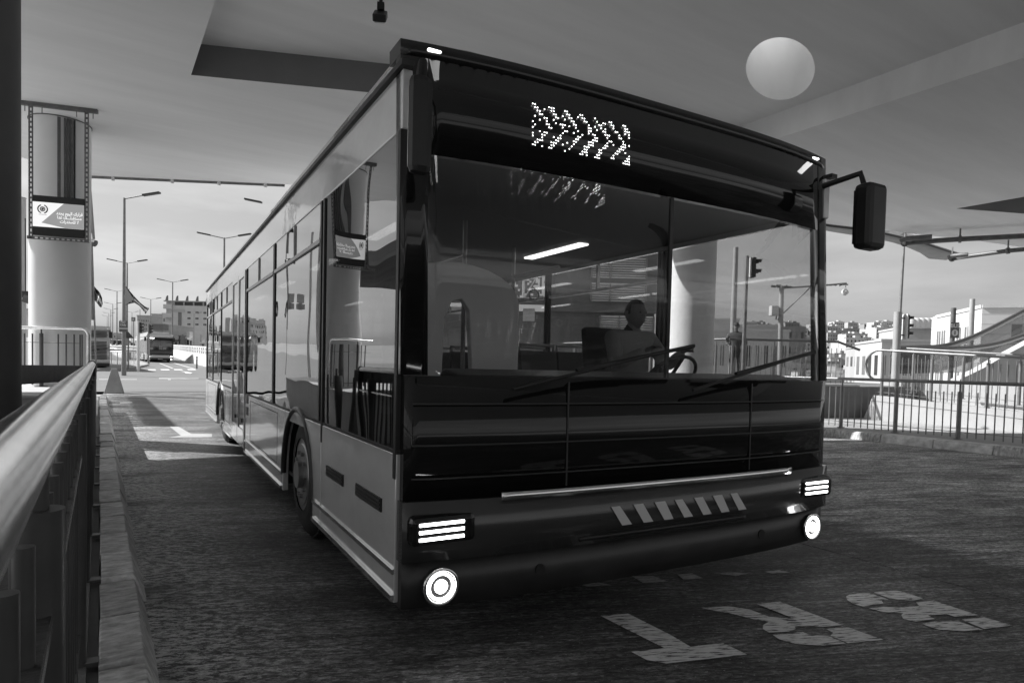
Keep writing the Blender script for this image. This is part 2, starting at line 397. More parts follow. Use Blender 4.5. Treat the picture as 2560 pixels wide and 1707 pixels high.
# painted letters and marks on the road
def Z3(p): return (1400+p[0]/2.0276, 1100+p[1]/2.0276)
def flat(polys, z=.004):
    mb = MB()
    for poly in polys:
        pts = [at(px, py, z=z) for px, py in poly]
        n = len(pts); tri = tessellate_polygon([[Vector((p.x, p.y, 0)) for p in pts]])
        mb.add([(p.x, p.y, z) for p in pts], [tuple(t) for t in tri])
    return mb
Tp = [[(205, 888), (345, 877), (560, 985), (662, 1045), (825, 1026), (948, 1084), (700, 1112), (540, 1130), (440, 1112), (360, 1070), (530, 1052), (350, 962)]]
Rp = [[(718, 849), (850, 840), (960, 856), (1060, 893), (1130, 900), (1185, 902), (998, 829), (1115, 817), (1265, 872), (1430, 935), (1330, 945), (1290, 940), (1190, 943), (1195, 955), (1160, 968), (1060, 973), (1028, 955), (1030, 935), (1060, 918), (980, 905), (880, 880)],
      [(1078, 985), (1230, 970), (1265, 985), (1360, 990), (1450, 1028), (1330, 1040), (1190, 1030), (1110, 1007)], [(1350, 955), (1460, 946), (1640, 1010), (1460, 1027), (1370, 990), (1385, 975)]]
Bp = [[(1450, 790), (1480, 775), (1570, 775), (1665, 805), (1630, 812), (1640, 825), (1540, 842), (1490, 830), (1455, 808)],
      [(1590, 770), (1700, 761), (1730, 765), (1840, 800), (1790, 812), (1700, 805), (1670, 800)],
      [(1565, 850), (1640, 842), (1720, 848), (1820, 838), (1805, 820), (1895, 812), (2120, 885), (2000, 893), (1960, 880), (1865, 885), (1900, 905), (1800, 918), (1740, 905), (1730, 885), (1740, 875), (1640, 870)],
      [(1830, 930), (1900, 917), (2020, 917), (2145, 960), (2050, 966), (1920, 958)], [(2035, 908), (2150, 896), (2295, 937), (2150, 955)]]
marks = bpy.data.objects.new('road_markings', None); col.objects.link(marks); marks['kind'] = 'structure'
for nm, P in (('painted_letter', Tp), ('painted_letter', Rp), ('painted_letter', Bp)):
    obj(nm, flat([[Z3(p) for p in q] for q in P]), 'paint', marks)
D_ = .91875
for q in ([(1203, 1327), (1265, 1325), (1267, 1353), (1200, 1355)], [(1285, 1330), (1340, 1329), (1405, 1343), (1350, 1346)], [(1450, 1322), (1500, 1322), (1535, 1334), (1478, 1338)],
          [(1555, 1318), (1590, 1316), (1615, 1327), (1570, 1330)], [(1640, 1315), (1680, 1313), (1720, 1316), (1690, 1322)], [(1755, 1312), (1790, 1308), (1815, 1314), (1775, 1317)]):
    obj('painted_dash', flat([[(x/D_, y/D_) for x, y in q]]), 'paint', marks)
# painted arrow beside the rear wheel and small dashes further on
obj('painted_arrow', flat([[(424, 1066), (446, 1066), (478, 1084), (530, 1084), (530, 1092), (420, 1093), (452, 1088)]]), 'concrete', marks)
for q in ([(300, 1005), (330, 1004), (332, 1007), (300, 1008)], [(310, 1040), (330, 1039), (332, 1041), (308, 1042)]):
    obj('painted_dash', flat([q]), 'paint', marks)
def ground_flat(poly, dz=.022):
    pts = [gpt(px, py) for px, py in poly]; mb = MB(); mb.add([(p.x, p.y, p.z+dz) for p in pts], [tuple(range(len(pts)))]); return mb
Z1 = lambda x, y: (200+x/4.356, 600+y/4.356)
for q in ([(735, 1410), (820, 1410), (830, 1424), (748, 1424)], [(873, 1408), (965, 1408), (980, 1422), (885, 1422)], [(1018, 1408), (1105, 1408), (1125, 1421), (1030, 1421)], [(1165, 1406), (1250, 1406), (1265, 1420), (1180, 1420)],
          [(1090, 1428), (1225, 1446), (1205, 1460), (1150, 1455), (1140, 1444)], [(970, 1330), (990, 1328), (1265, 1408), (1250, 1410)], [(860, 1345), (880, 1345), (1020, 1400), (1005, 1402)], [(960, 1520), (990, 1520), (990, 1527), (960, 1527)],
          [(205, 1520), (620, 1520), (620, 1525), (205, 1525)], [(860, 1508), (1290, 1510), (1290, 1516), (860, 1514)]):
    obj('painted_line', ground_flat([Z1(*p) for p in q]), 'white_paint', marks)

# ================================================================== BRIDGE DECK OVERHEAD
ZC = 5.2
outer = [(-.22, 16.37), (3.37, 14.43), (9.0, 12.1), (15.1, 9.62), (17.6, 9.0), (20.6, 8.15), (24.5, 7.4), (25.5, 7.2), (25.5, .2), (12, -4.5), (-3.6, -6.5), (-3.4, 10), (-2.7, 13.4), (-1.3, 15.7)]
_l2a, _l2b = at(2620, 125, z=ZC), at(2086, 300, z=ZC); _l2 = (_l2b-_l2a)/(_l2b.y-_l2a.y)
_kx = _l2a.x+_l2.x*(7.7-_l2a.y)
rec1 = [(1.02, 9.71), (3.9, 8.52), (_kx, 7.7), (_l2a.x+_l2.x*(-1.0-_l2a.y), -1.0), (1.02, 2.2)]
rec2 = [(16.3, 6.9), (22.5, 4.25), (22.5, .9), (16.25, 3.4)]
circ = [at(1951+86*cos(a*pi/24), 172+78*sin(a*pi/24), z=ZC+.42) for a in range(48)]; circ = [(p.x, p.y) for p in circ]
V3 = lambda p: Vector((p[0], p[1], 0))
deck = bpy.data.objects.new('bridge_deck', None); col.objects.link(deck); deck['kind'] = 'structure'
def holed(polys, z):
    mb = MB(); pts = [p for q in polys for p in q]
    tri = tessellate_polygon([[V3(p) for p in q] for q in polys]); mb.add([(p[0], p[1], z) for p in pts], [tuple(t) for t in tri]); return mb
mb = holed([outer, rec1, rec2], ZC)
for q, h in ((rec1, .42), (rec2, .42)):
    n = len(q); mb.add([(p[0], p[1], ZC) for p in q]+[(p[0], p[1], ZC+h) for p in q], [(i, (i+1) % n, (i+1) % n+n, i+n) for i in range(2 if q is rec1 else 1, n)]+([] if q is rec1 else [tuple(range(n, 2*n))]))
obj('soffit', mb, 'ceiling', deck)
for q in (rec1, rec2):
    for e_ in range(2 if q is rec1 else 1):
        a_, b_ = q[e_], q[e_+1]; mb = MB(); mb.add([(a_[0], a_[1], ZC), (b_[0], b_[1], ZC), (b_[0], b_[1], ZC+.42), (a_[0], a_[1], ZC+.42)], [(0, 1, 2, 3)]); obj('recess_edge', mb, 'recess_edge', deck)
obj('recess_panel', holed([rec1, circ], ZC+.42), 'ceiling', deck)
mb = MB(); n = len(circ); mb.add([(p[0], p[1], ZC+.42) for p in circ]+[(p[0], p[1], ZC+1.75) for p in circ], [(i, (i+1) % n, (i+1) % n+n, i+n) for i in range(n)], True); obj('round_opening', mb, 'shaft', deck)
mb = holed([outer, circ], ZC+1.3); obj('deck_top', mb, 'concrete', deck)
mb = MB(); n = len(outer); mb.add([(p[0], p[1], ZC) for p in outer]+[(p[0], p[1], ZC+1.3) for p in outer], [(i, (i+1) % n, (i+1) % n+n, i+n) for i in range(n)]); obj('deck_edge', mb, 'concrete', deck)
# drip edge with small bright fixings along the far edge
mb = MB(); a, b = Vector((-.2, 16.40, ZC-.02)), Vector((3.35, 14.47, ZC-.02)); mb.beam(a, b, .03, .05); obj('drip_edge', mb, 'steel_dark', deck)
for t in (.12, .42, .66, .9):
    p = a.lerp(b, t); mb = MB(); mb.box(-.03, .03, -.03, .03, -.05, .02); o = obj('edge_fixing', mb, 'white_paint', deck); o.location = p
# curved fascia trough hanging below the right part of the edge
def fas(px, py, z): return at(px, py, z=z)
e1 = [(1990, 548), (2080, 562), (2180, 574), (2240, 588), (2300, 602), (2360, 622), (2410, 638)]
e2 = [(1990, 556), (2080, 578), (2180, 596), (2230, 606), (2265, 617), (2300, 632), (2322, 647)]
mb = MB(); N = len(e1); P1 = [at(x, y, z=ZC+.01) for x, y in e1]
P2 = [at(x, y, d=(p-CAM).dot(CF)+.9) for (x, y), p in zip(e2, P1)]
vs = [tuple(p) for p in P1]+[tuple((p+q)/2+Vector((0, 0, -.10))) for p, q in zip(P1, P2)]+[tuple(q) for q in P2]+[tuple(q+Vector((.15, .15, .5))) for q in P2]
fs = [(r*N+i, r*N+i+1, (r+1)*N+i+1, (r+1)*N+i) for r in range(3) for i in range(N-1)]
mb.add(vs, fs, True); o = obj('fascia', mb, 'concrete_light', deck); sm = o.modifiers.new('thick', 'SOLIDIFY'); sm.thickness = .03
mb = MB(); mb.tube([p+Vector((0, 0, -.03)) for p in P1], .03, 8); obj('fascia_seam', mb, 'black', deck)
# drainage pipes slung under the deck on the right
for pts, nm in ((((2262, 601), (2266, 592), (2300, 597)), 0),):
    pass
def pipe(pix, zz, r, label):
    P = [at(x, y, z=zz) for x, y in pix]
    t = thing('drain_pipe', label, 'pipe', P[0]); mb = MB(); mb.tube([p-P[0] for p in P], r, 12); obj('pipe_run', mb, 'paint_grey', t)
    for k in (3, 5):
        if k < len(P):
            q = P[k]-P[0]; mb = MB(); d = (P[k]-P[k-1]).normalized(); mb.tube([q-d*.03, q+d*.03], r*1.45, 12); mb.beam(q, q+Vector((0, 0, .35)), .03, .03, up=(1, 0, 0)); obj('pipe_clamp', mb, 'steel_dark', t)
    return t
pipe([(2330, 592), (2272, 596), (2256, 600), (2262, 608), (2340, 602), (2400, 598), (2560, 590), (2640, 586)], 4.93, .065, 'dark drain pipe with a hairpin bend nearest the traffic light, under the deck')
pipe([(2420, 636), (2385, 639), (2374, 643), (2380, 647), (2425, 640), (2520, 627), (2600, 620)], 4.9, .06, 'second dark drain pipe along the outer rim of the deck on the right')

# floodlight hanging in the recess
p = at(952, 22, z=5.5); t = thing('floodlight', 'small black floodlight hung from the recessed ceiling panel', 'floodlight', p, radians(-25))
mb = MB(); mb.cyl(.0, .0, .02, .14, .02); mb.box(-.04, .04, -.03, .03, -.02, .06); obj('bracket', mb, 'black', t)
mb = MB(); mb.box(-.075, .075, -.30, .02, -.10, -.02); o = obj('housing', mb, 'black', t, bevel=.012); o.rotation_euler = (radians(35), 0, 0)
mb = MB(); mb.box(-.055, .055, -.27, -.06, -.112, -.104); o = obj('lens', mb, 'white_paint', t); o.rotation_euler = (radians(35), 0, 0)

# ================================================================== COLUMNS
def column(x, y, z0, z1, r, label, m, straps=False):
    t = thing('column', label, 'column', (x, y, z0)); mb = MB(); mb.tube([(0, 0, 0), (0, 0, z1-z0)], r, 64, cap=False); obj('shaft', mb, m, t)
    mb = MB(); mb.tube([(0, 0, z1-z0-.015), (0, 0, z1-z0-.001)], r+.012, 64); obj('shadow_joint', mb, 'concrete_dark', t)
    return t
COL = (-.55, 13.0)
column(COL[0], COL[1], .9, ZC, .425, 'pale round column behind the hanging information screen', 'column')
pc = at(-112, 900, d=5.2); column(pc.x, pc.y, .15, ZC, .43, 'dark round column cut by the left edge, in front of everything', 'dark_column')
pc2 = at(1725, 900, d=15.0); column(pc2.x, pc2.y, 0, ZC+.02, .52, 'thick pale pier seen behind the front half of the bus', 'column')
p = at(52, 900, d=24); column(p.x, p.y, g(p.x, p.y), 7.2, .17, 'thin white post behind the left edge column', 'white_paint')
# columns further left, behind the camera side, that the bus side mirrors
column(-1.9, 6.2, .15, ZC, .40, 'pale round column out at the left, mirrored in the bus side', 'column')
column(-2.4, -1.6, .15, ZC, .40, 'pale round column behind the photographer, mirrored in the bus side', 'column')

# ------------------------------------------------------------------ information screen on slotted hangers
def info_screen():
    tl = at(80, 484, d=9.65); tr = at(212, 509, d=9.85); br = at(212, 592, d=9.85); bl = at(80, 582, d=9.65)
    c = (tl+tr+br+bl)/4; dx = (tr-tl); dx.z = 0; W = dx.length; ang = atan2(dx.y, dx.x)
    t = thing('information_screen', 'wide hanging screen with Arabic message and round emblem on the pale column', 'screen', c, ang)
    Hh = .60; W2 = W/2
    mb = MB(); mb.box(-W2, W2, .0, .07, -Hh/2, Hh/2); obj('housing', mb, 'black', t, bevel=.008)
    h0, h1 = -Hh/2+.13, Hh/2-.10
    mb = MB(); mb.box(-W2+.01, W2-.01, -.004, -.001, h0, h1); obj('display', mb, 'screen_white', t)
    # grey banner
    mb = MB(); mb.prism([(W2-.01, h1-.001), (-W2+W*.60, h1-.001), (-W2+W*.18, h0+.06), (-W2+W*.62, h0+.001), (W2-.01, h0+.001)], 1, -.009, -.005)
    ban = obj('banner', mb, 'screen_grey', t)
    l1 = '\uFEA9\uFEAA\uFEA4\uFEF3 \uFEE1\uFEEE\uFEF4\uFEDF\uFE8D \uFED9\uFEAD\uFE8D\uFEAE\uFED7'
    l2 = '\uFE8D\uFEAA\uFECF \uFEDA\u0640\u0640\u0640\uFEE0\uFE92\uFED8\uFE98\uFEB4\uFEE3'
    l3 = '\uFE95\uFE8D\uFEAD\uFEAA\uFEA8\uFEE4\uFEE0\uFEDF \uFEFB'
    for k, s in enumerate((l1, l2, l3)):
        text(s, .066, 'screen_white', t, (W2-.20, -.012, .050-k*.062), (pi/2, 0, 0), extrude=.001, bold=.0012, sx=.80)
    # emblem: two wreath arcs round a crossed figure
    mb = MB(); ex, ez = -W2+.14, h1-.105
    for s in (-1, 1):
        pts = [(ex+s*.062*cos(a), -.008, ez+.062*sin(a)) for a in [radians(q) for q in range(-70, 71, 10)]]
        mb.tube(pts, .008, 6)
    for a in range(0, 180, 30):
        c_, s_ = cos(radians(a)), sin(radians(a)); mb.beam((ex-c_*.04, -.008, ez-s_*.04), (ex+c_*.04, -.008, ez+s_*.04), .004, .007, up=(0, 1, 0))
    mb.tube([(ex+.03*cos(a), -.008, ez+.03*sin(a)) for a in [k*pi/8 for k in range(17)]], .005, 6)
    mb.box(ex-.05, ex+.05, -.008, -.005, ez-.084, ez-.080); obj('emblem', mb, 'black', t)
    # slotted angle hangers
    top = ZC-c.z
    def slotted(x, z0, z1, y=.03):
        mb = MB(); z = z0
        mb.box(x-.03, x-.018, y-.02, y+.012, z0, z1); mb.box(x+.012, x+.022, y-.02, y+.012, z0, z1)
        while z < z1-.03: mb.box(x-.0179, x+.0119, y-.02, y-.014, z, z+.032); z += .075
        return mb
    for sx in (-1, 1):
        obj('slotted_hanger', slotted(sx*(W2+.02), -Hh/2-.06, top-.03), 'steel_dark', t)
    mb = MB(); x = -W2-.06
    mb.box(-W2-.06, W2+.06, -.02, .01, -Hh/2-.065, -Hh/2-.055); mb.box(-W2-.06, W2+.06, -.02, .01, -Hh/2-.028, -Hh/2-.018)
    while x < W2+.05: mb.box(x, x+.03, -.02, -.014, -Hh/2-.0549, -Hh/2-.0281); x += .07
    obj('bottom_rail', mb, 'steel_dark', t)
    mb = MB(); mb.box(-W2-.16, W2+.16, .01, .07, top-.06, top-.003); obj('ceiling_channel', mb, 'steel_dark', t)
    for x in (-W2-.10, -W2+.12, W2-.12, W2+.10):
        mb = MB(); mb.cyl(x, .03, top-.15, top-.055, .006, n=6); obj('threaded_rod', mb, 'steel_dark', t)
    return t, c, ang, W
scr, sc_c, sc_a, sc_W = info_screen()
# cable trunking running down the column face above the screen
t = thing('cable_trunking', 'dark cable trunking and strap down the upper face of the pale column', 'conduit', (COL[0], COL[1], 0))
nrm = (CAM-Vector((COL[0], COL[1], 0))); nrm.z = 0; nrm.normalize(); tx = Vector((-nrm.y, nrm.x, 0))
if tx.dot(CR) < 0: tx = -tx
for off, wd, dp, mm in ((-.02, .045, .02, 'steel_dark'), (.055, .025, .03, 'paint_grey'), (.095, .03, .035, 'paint_grey'), (.135, .03, .035, 'paint_grey'), (.185, .022, .045, 'black')):
    base = nrm*(sqrt(.425**2-off**2)+dp/2-.003)+tx*off; mb = MB(); mb.beam(base+Vector((0, 0, 3.45)), base+Vector((0, 0, ZC-.03)), wd, dp, up=nrm); obj('cable_duct', mb, mm, t)

# ================================================================== RAILINGS
def bar_mesh(r, h, n=10):
    return MB().tube([(0, 0, 0), (0, 0, h)], r, n).mesh('bar', 'paint_grey')
def railing(label, A, B, posts, bars, h_rail, r_rail=.038, h_bar=1.0, r_bar=.0125, r_post=.034, lowz=.10, ledge=None, cat='railing', mats=('steel', 'paint_grey'), loop=None, group=None, base=True, plate_w=.05, top=None, feet='plate', wide=False):
    A, B = Vector(A), Vector(B); d = (B-A); L = d.length; dn = d/L; hor = Vector((d.x, d.y, 0)).normalized(); side = Vector((hor.y, -hor.x, 0))
    t = thing('railing', label, cat, A)
    mb = MB(); pts = top or [Vector((0, 0, h_rail)), d+Vector((0, 0, h_rail))]
    mb.tube(pts, r_rail, 24); obj('handrail', mb, mats[0], t)
    bm_ = MB().tube([(0, 0, .03), (0, 0, h_bar)], r_bar, 12).mesh('bar', mats[1])
    pm = MB().tube([(0, 0, .01), (0, 0, h_bar+.005)], r_post, 24); pm = pm.mesh('post', mats[1])
    sm_ = MB().tube([(0, 0, h_bar), (0, 0, h_rail-.01)], r_post*.42, 14).mesh('stub', mats[1])
    fm = MB().box(-.09, .09, -.045, .045, 0, .014) if feet == 'plate' else MB().box(-.05, .12, -.03, .03, -.0, .02)
    fm = fm.mesh('base_plate', mats[1])
    rz = atan2(hor.x, hor.y)
    for s in posts:
        p = dn*s; o = put('post', pm, t, p); put('stub', sm_, o, (0, 0, 0)); 
        if base: put('base_plate', fm, o, (0, 0, 0), (0, 0, -rz))
    for s in bars:
        if all(abs(s-q) > r_post+.03 for q in posts): put('bar', bm_, t, dn*s)
    mb = MB(); mb.beam(Vector((0, 0, lowz)), d+Vector((0, 0, lowz)), .03, .012); obj('bottom_rail', mb, mats[1], t)
    if wide:
        mb = MB(); mb.box(-.34, .019, 0, L, .870, .880); obj('ledge_plate', mb, 'ledge', t, bevel=.0015)
        mb = MB(); mb.box(.0191, .0215, 0, L, .862, .881); obj('ledge_edge', mb, 'steel', t)
    if ledge is not None:
        mb = MB(); mb.beam(Vector((0, 0, ledge)), d+Vector((0, 0, ledge)), plate_w, .008); obj('ledge_plate', mb, mats[1], t)
    return t
# near left railing, close beside the camera
near_posts = [0.15+3, 1.22+3, 3.12+3-.95, 3.12+3, 4.27+3, 5.34+3, 6.4+3, 7.47+3, 8.56+3, 9.6+3, 10.7+3, 11.8+3]
near_posts = [q for q in near_posts if abs(q-5.17) > .01]
bars = [3-2.6+.19*k for k in range(78)]
railing('long steel railing with polished round handrail starting beside the camera', (-.081, -3, .14), (-.081, 9.1, .14), near_posts, [b for b in bars if b < 12], 1.167, r_rail=.038, h_bar=1.035, r_post=.036, lowz=.14, feet='side', mats=('steel', 'rail_dark'), wide=True)
# its black end collar
mb = MB(); mb.tube([(0, 0, 0), (0, .05, 0)], .048, 24); mb.tube([(0, .02, -1.1), (0, .02, .0)], .04, 16); tag(obj('end_post', mb, 'black'), 'black end post where the near left handrail stops', 'post').location = (-.081, 9.12, 1.307)
# dark steel beam between the left column and the handrail end
a, b = at(28, 937, d=5.4), at(236, 931, d=7.9)
mb = MB(); mb.beam((0, 0, 0), b-a, .05, .17); tag(obj('steel_beam', mb, 'black', bevel=.004), 'flat black beam from the left column to the end of the handrail', 'beam').location = a
# railing on the raised platform by the column
A = at(40, 968, d=10.15); B = at(205, 970, d=10.15); A.z = B.z = .90; L = (B-A).length
hr = .93; e = (B-A); en = e.normalized(); top = [Vector((0, 0, hr)), e+Vector((0, 0, hr))]+[e+en*(.10*sin(q))+Vector((0, 0, hr-.10+.10*cos(q))) for q in (.4, .8, 1.2, 1.57)]+[e+en*.10+Vector((0, 0, .05))]
railing('platform railing with rounded end corner in front of the pale column', A, B, [L*.385], [L*q for q in (.13, .25, .64, .76, .88)]+[L*.97, L*1.0], hr, r_rail=.027, h_bar=.84, r_bar=.011, r_post=.028, top=top)
mb = MB(); mb.tube([(0, 0, 0), e*.98], .005, 6); tag(obj('wire', mb, 'steel_dark'), 'thin wire strung along the platform railing by the column', 'wire').location = A+Vector((0, 0, .70))

# right roadside railing
R1A, R1B = (14.36, 1.0, .17), (14.36, 13.4, .17)
posts = [(5.86-1.0)+1.2*k for k in range(-4, 7)]
railing('long grey railing on the right kerb, nearest the road', R1A, R1B, posts, [.05+.15*k for k in range(82)], 1.12, r_rail=.034, h_bar=.93, r_bar=.012, r_post=.042, lowz=.14, mats=('rail_grey', 'rail_grey'))
# ramp wall with its own railing
wA = (17.95, 2.0); wB = (17.95, 9.75)
def ramp_z(y): return .83-.065*(9.4-y)
mb = MB(); prof = [(2.0, .0), (9.75, .0), (9.45, ramp_z(9.45)), (2.0, ramp_z(2.0))]
mb.prism([(y, z) for y, z in prof], 0, 17.95, 18.25); rw = tag(obj('ramp_wall', mb, 'concrete_light', bevel=.015), 'low pale concrete wall of the ramp behind the right kerb railing', 'wall')
mb = MB(); mb.prism([(2.0, ramp_z(2)-.16), (9.5, ramp_z(9.5)-.16), (9.5, ramp_z(9.5)-.145), (2.0, ramp_z(2)-.145)], 0, 17.944, 17.951); obj('wall_joint', mb, 'concrete_dark', rw)
A = Vector((18.1, 2.0, ramp_z(2.0))); B = Vector((18.1, 9.4, ramp_z(9.4))); d = B-A; L = d.length
top = [Vector((0, 0, 1.25)), d+Vector((0, 0, 1.25))]
loop = [d+Vector((0, .35*sin(q), .83+.42*cos(q))) for q in [k*pi/10 for k in range(1, 10)]]
railing('railing with a looped end on the ramp wall, behind the kerb railing', A, B, [L-.1-1.25*k for k in range(6)], [.08+.16*k for k in range(46)], 1.25, r_rail=.033, h_bar=1.08, r_bar=.011, r_post=.04, top=top+loop, mats=('rail_grey', 'rail_grey'))
# second parallel rail on the far side of the ramp
A = Vector((20.0, 2.0, ramp_z(2.0))); B = Vector((20.0, 9.6, ramp_z(9.6)+.05)); L = (B-A).length
railing('railing on the far side of the ramp, with taller free bars', A, B, [L-.2-1.3*k for k in range(6)], [.1+.2*k for k in range(37)], 1.3, r_rail=.03, h_bar=1.13, r_bar=.011, r_post=.04, mats=('rail_grey', 'rail_grey'))
mb = MB(); mb.box(18.26, 24, 2.0, 9.7, -.1, .35); struct('ramp', mb, 'concrete')
# upper platform with its retaining wall
U0 = Vector((17.9, 9.9, 0)); U1 = Vector((14.7, 11.7, 0)); U2 = Vector((14.7, 22, 0))
mb = MB(); mb.prism([(U0.x, U0.y), (U1.x, U1.y), (U2.x, U2.y), (26, 22), (26, 9.9)], 2, .0, 1.05); struct('upper_platform', mb, 'concrete_dark')
mb = MB(); mb.prism([(U0.x+.1, U0.y-.06), (U1.x-.06, U1.y-.05), (U2.x-.06, U2.y), (U2.x+.2, U2.y), (U1.x+.2, U1.y+.1), (U0.x+.1, U0.y+.15)], 2, 1.051, 1.10); tag(obj('coping', mb, 'concrete_light', bevel=.01), 'pale coping on the dark retaining wall of the upper platform', 'coping')
A = Vector((14.85, 11.85, 1.1)); B = Vector((17.75, 10.15, 1.1)); L = (B-A).length; e = B-A; en = e.normalized()
railing('upper platform railing with dark handrail dropping at its right end', A, B, [.1, 1.3, 2.5], [.05+.145*k for k in range(23)], 1.2, r_rail=.035, h_bar=1.02, r_bar=.012, r_post=.036, top=[Vector((0, 0, 1.2)), e*.93+Vector((0, 0, 1.2)), e+en*.25+Vector((0, -.15, .98))], mats=('steel_dark', 'rail_grey'))
A2 = Vector((14.85, 21.5, 1.1)); B2 = Vector((14.85, 11.95, 1.1)); L = (B2-A2).length
railing('upper platform railing running away behind the bus', A2, B2, [.1+1.3*k for k in range(8)], [.05+.15*k for k in range(62)], 1.2, r_rail=.035, h_bar=1.02, r_bar=.011, r_post=.036, mats=('steel_dark', 'rail_grey'))

# curved escalator balustrades climbing to the right
def balustrade(pix, d0, d1, label, r=.05, drop=.75):
    n = len(pix); P = [at(x, y, d=d0+(d1-d0)*i/(n-1)) for i, (x, y) in enumerate(pix)]; t = thing('escalator_balustrade', label, 'balustrade', P[0])
    # smooth the polyline
    Q = []
    for i in range(n-1):
        p0, p1, p2, p3 = P[max(i-1, 0)], P[i], P[i+1], P[min(i+2, n-1)]
        for k in range(5):
            s = k/5; Q.append(.5*((2*p1)+(p2-p0)*s+(2*p0-5*p1+4*p2-p3)*s*s+(3*p1-p0-3*p2+p3)*s**3))
    Q.append(P[-1]); mb = MB(); mb.tube([q-P[0] for q in Q], r, 10); obj('handrail', mb, 'steel_dark', t)
    mb = MB(); mb.tube([q-P[0]+Vector((0, 0, -r*1.9)) for q in Q], r*.9, 8); obj('rail_skirt', mb, 'white_paint', t)
    mb = MB(); m_ = len(Q); mb.add([tuple(q-P[0]+Vector((0, 0, -.1))) for q in Q]+[tuple(q-P[0]+Vector((0, 0, -drop))) for q in Q], [(i, i+1, m_+i+1, m_+i) for i in range(m_-1)], True)
    gsl = obj('glass_panel', mb, 'frost', t); so = gsl.modifiers.new('thick', 'SOLIDIFY'); so.thickness = .012
    return t
balustrade([(2228, 868), (2300, 866), (2350, 864), (2400, 852), (2450, 832), (2500, 807), (2560, 775), (2640, 732)], 24, 27, 'upper curved escalator handrail sweeping up at the right edge', r=.06, drop=1.0)
balustrade([(2228, 869), (2320, 869), (2400, 868), (2450, 864), (2500, 855), (2560, 836), (2640, 806)], 22, 25, 'lower curved escalator handrail beneath the first one', r=.05, drop=.9)
# pale concrete sweep under the escalator
mb = MB(); P = [at(2400, 948, d=21), at(2455, 922, d=21.3), at(2510, 890, d=21.6), at(2570, 858, d=22), at(2700, 790, d=22.6)]
nn = len(P); th = Vector((.25, .38, 0))
vs = [tuple(p) for p in P]+[(p.x, p.y, .1) for p in P]+[tuple(p+th) for p in P]+[(p.x+th.x, p.y+th.y, .1) for p in P]
mb.add(vs, [(i, i+1, nn+i+1, nn+i) for i in range(nn-1)]+[(i, i+1, 2*nn+i+1, 2*nn+i) for i in range(nn-1)]+[(2*nn+i, 2*nn+i+1, 3*nn+i+1, 3*nn+i) for i in range(nn-1)]+[(0, nn, 3*nn, 2*nn), (nn-1, 2*nn-1, 4*nn-1, 3*nn-1)])
tag(obj('ramp_parapet', mb, 'concrete_light'), 'pale concrete parapet rising steeply under the escalator rails', 'parapet')
mb = MB(); mb.box(0, .3, 0, 8.4, 0, 1.15); mb.box(-.03, .33, -.03, 8.43, 1.151, 1.21); o = tag(obj('low_wall', mb, 'concrete_light'), 'long low concrete wall behind the ramp railings', 'wall'); o.location = (21.4, 2.6, .05)

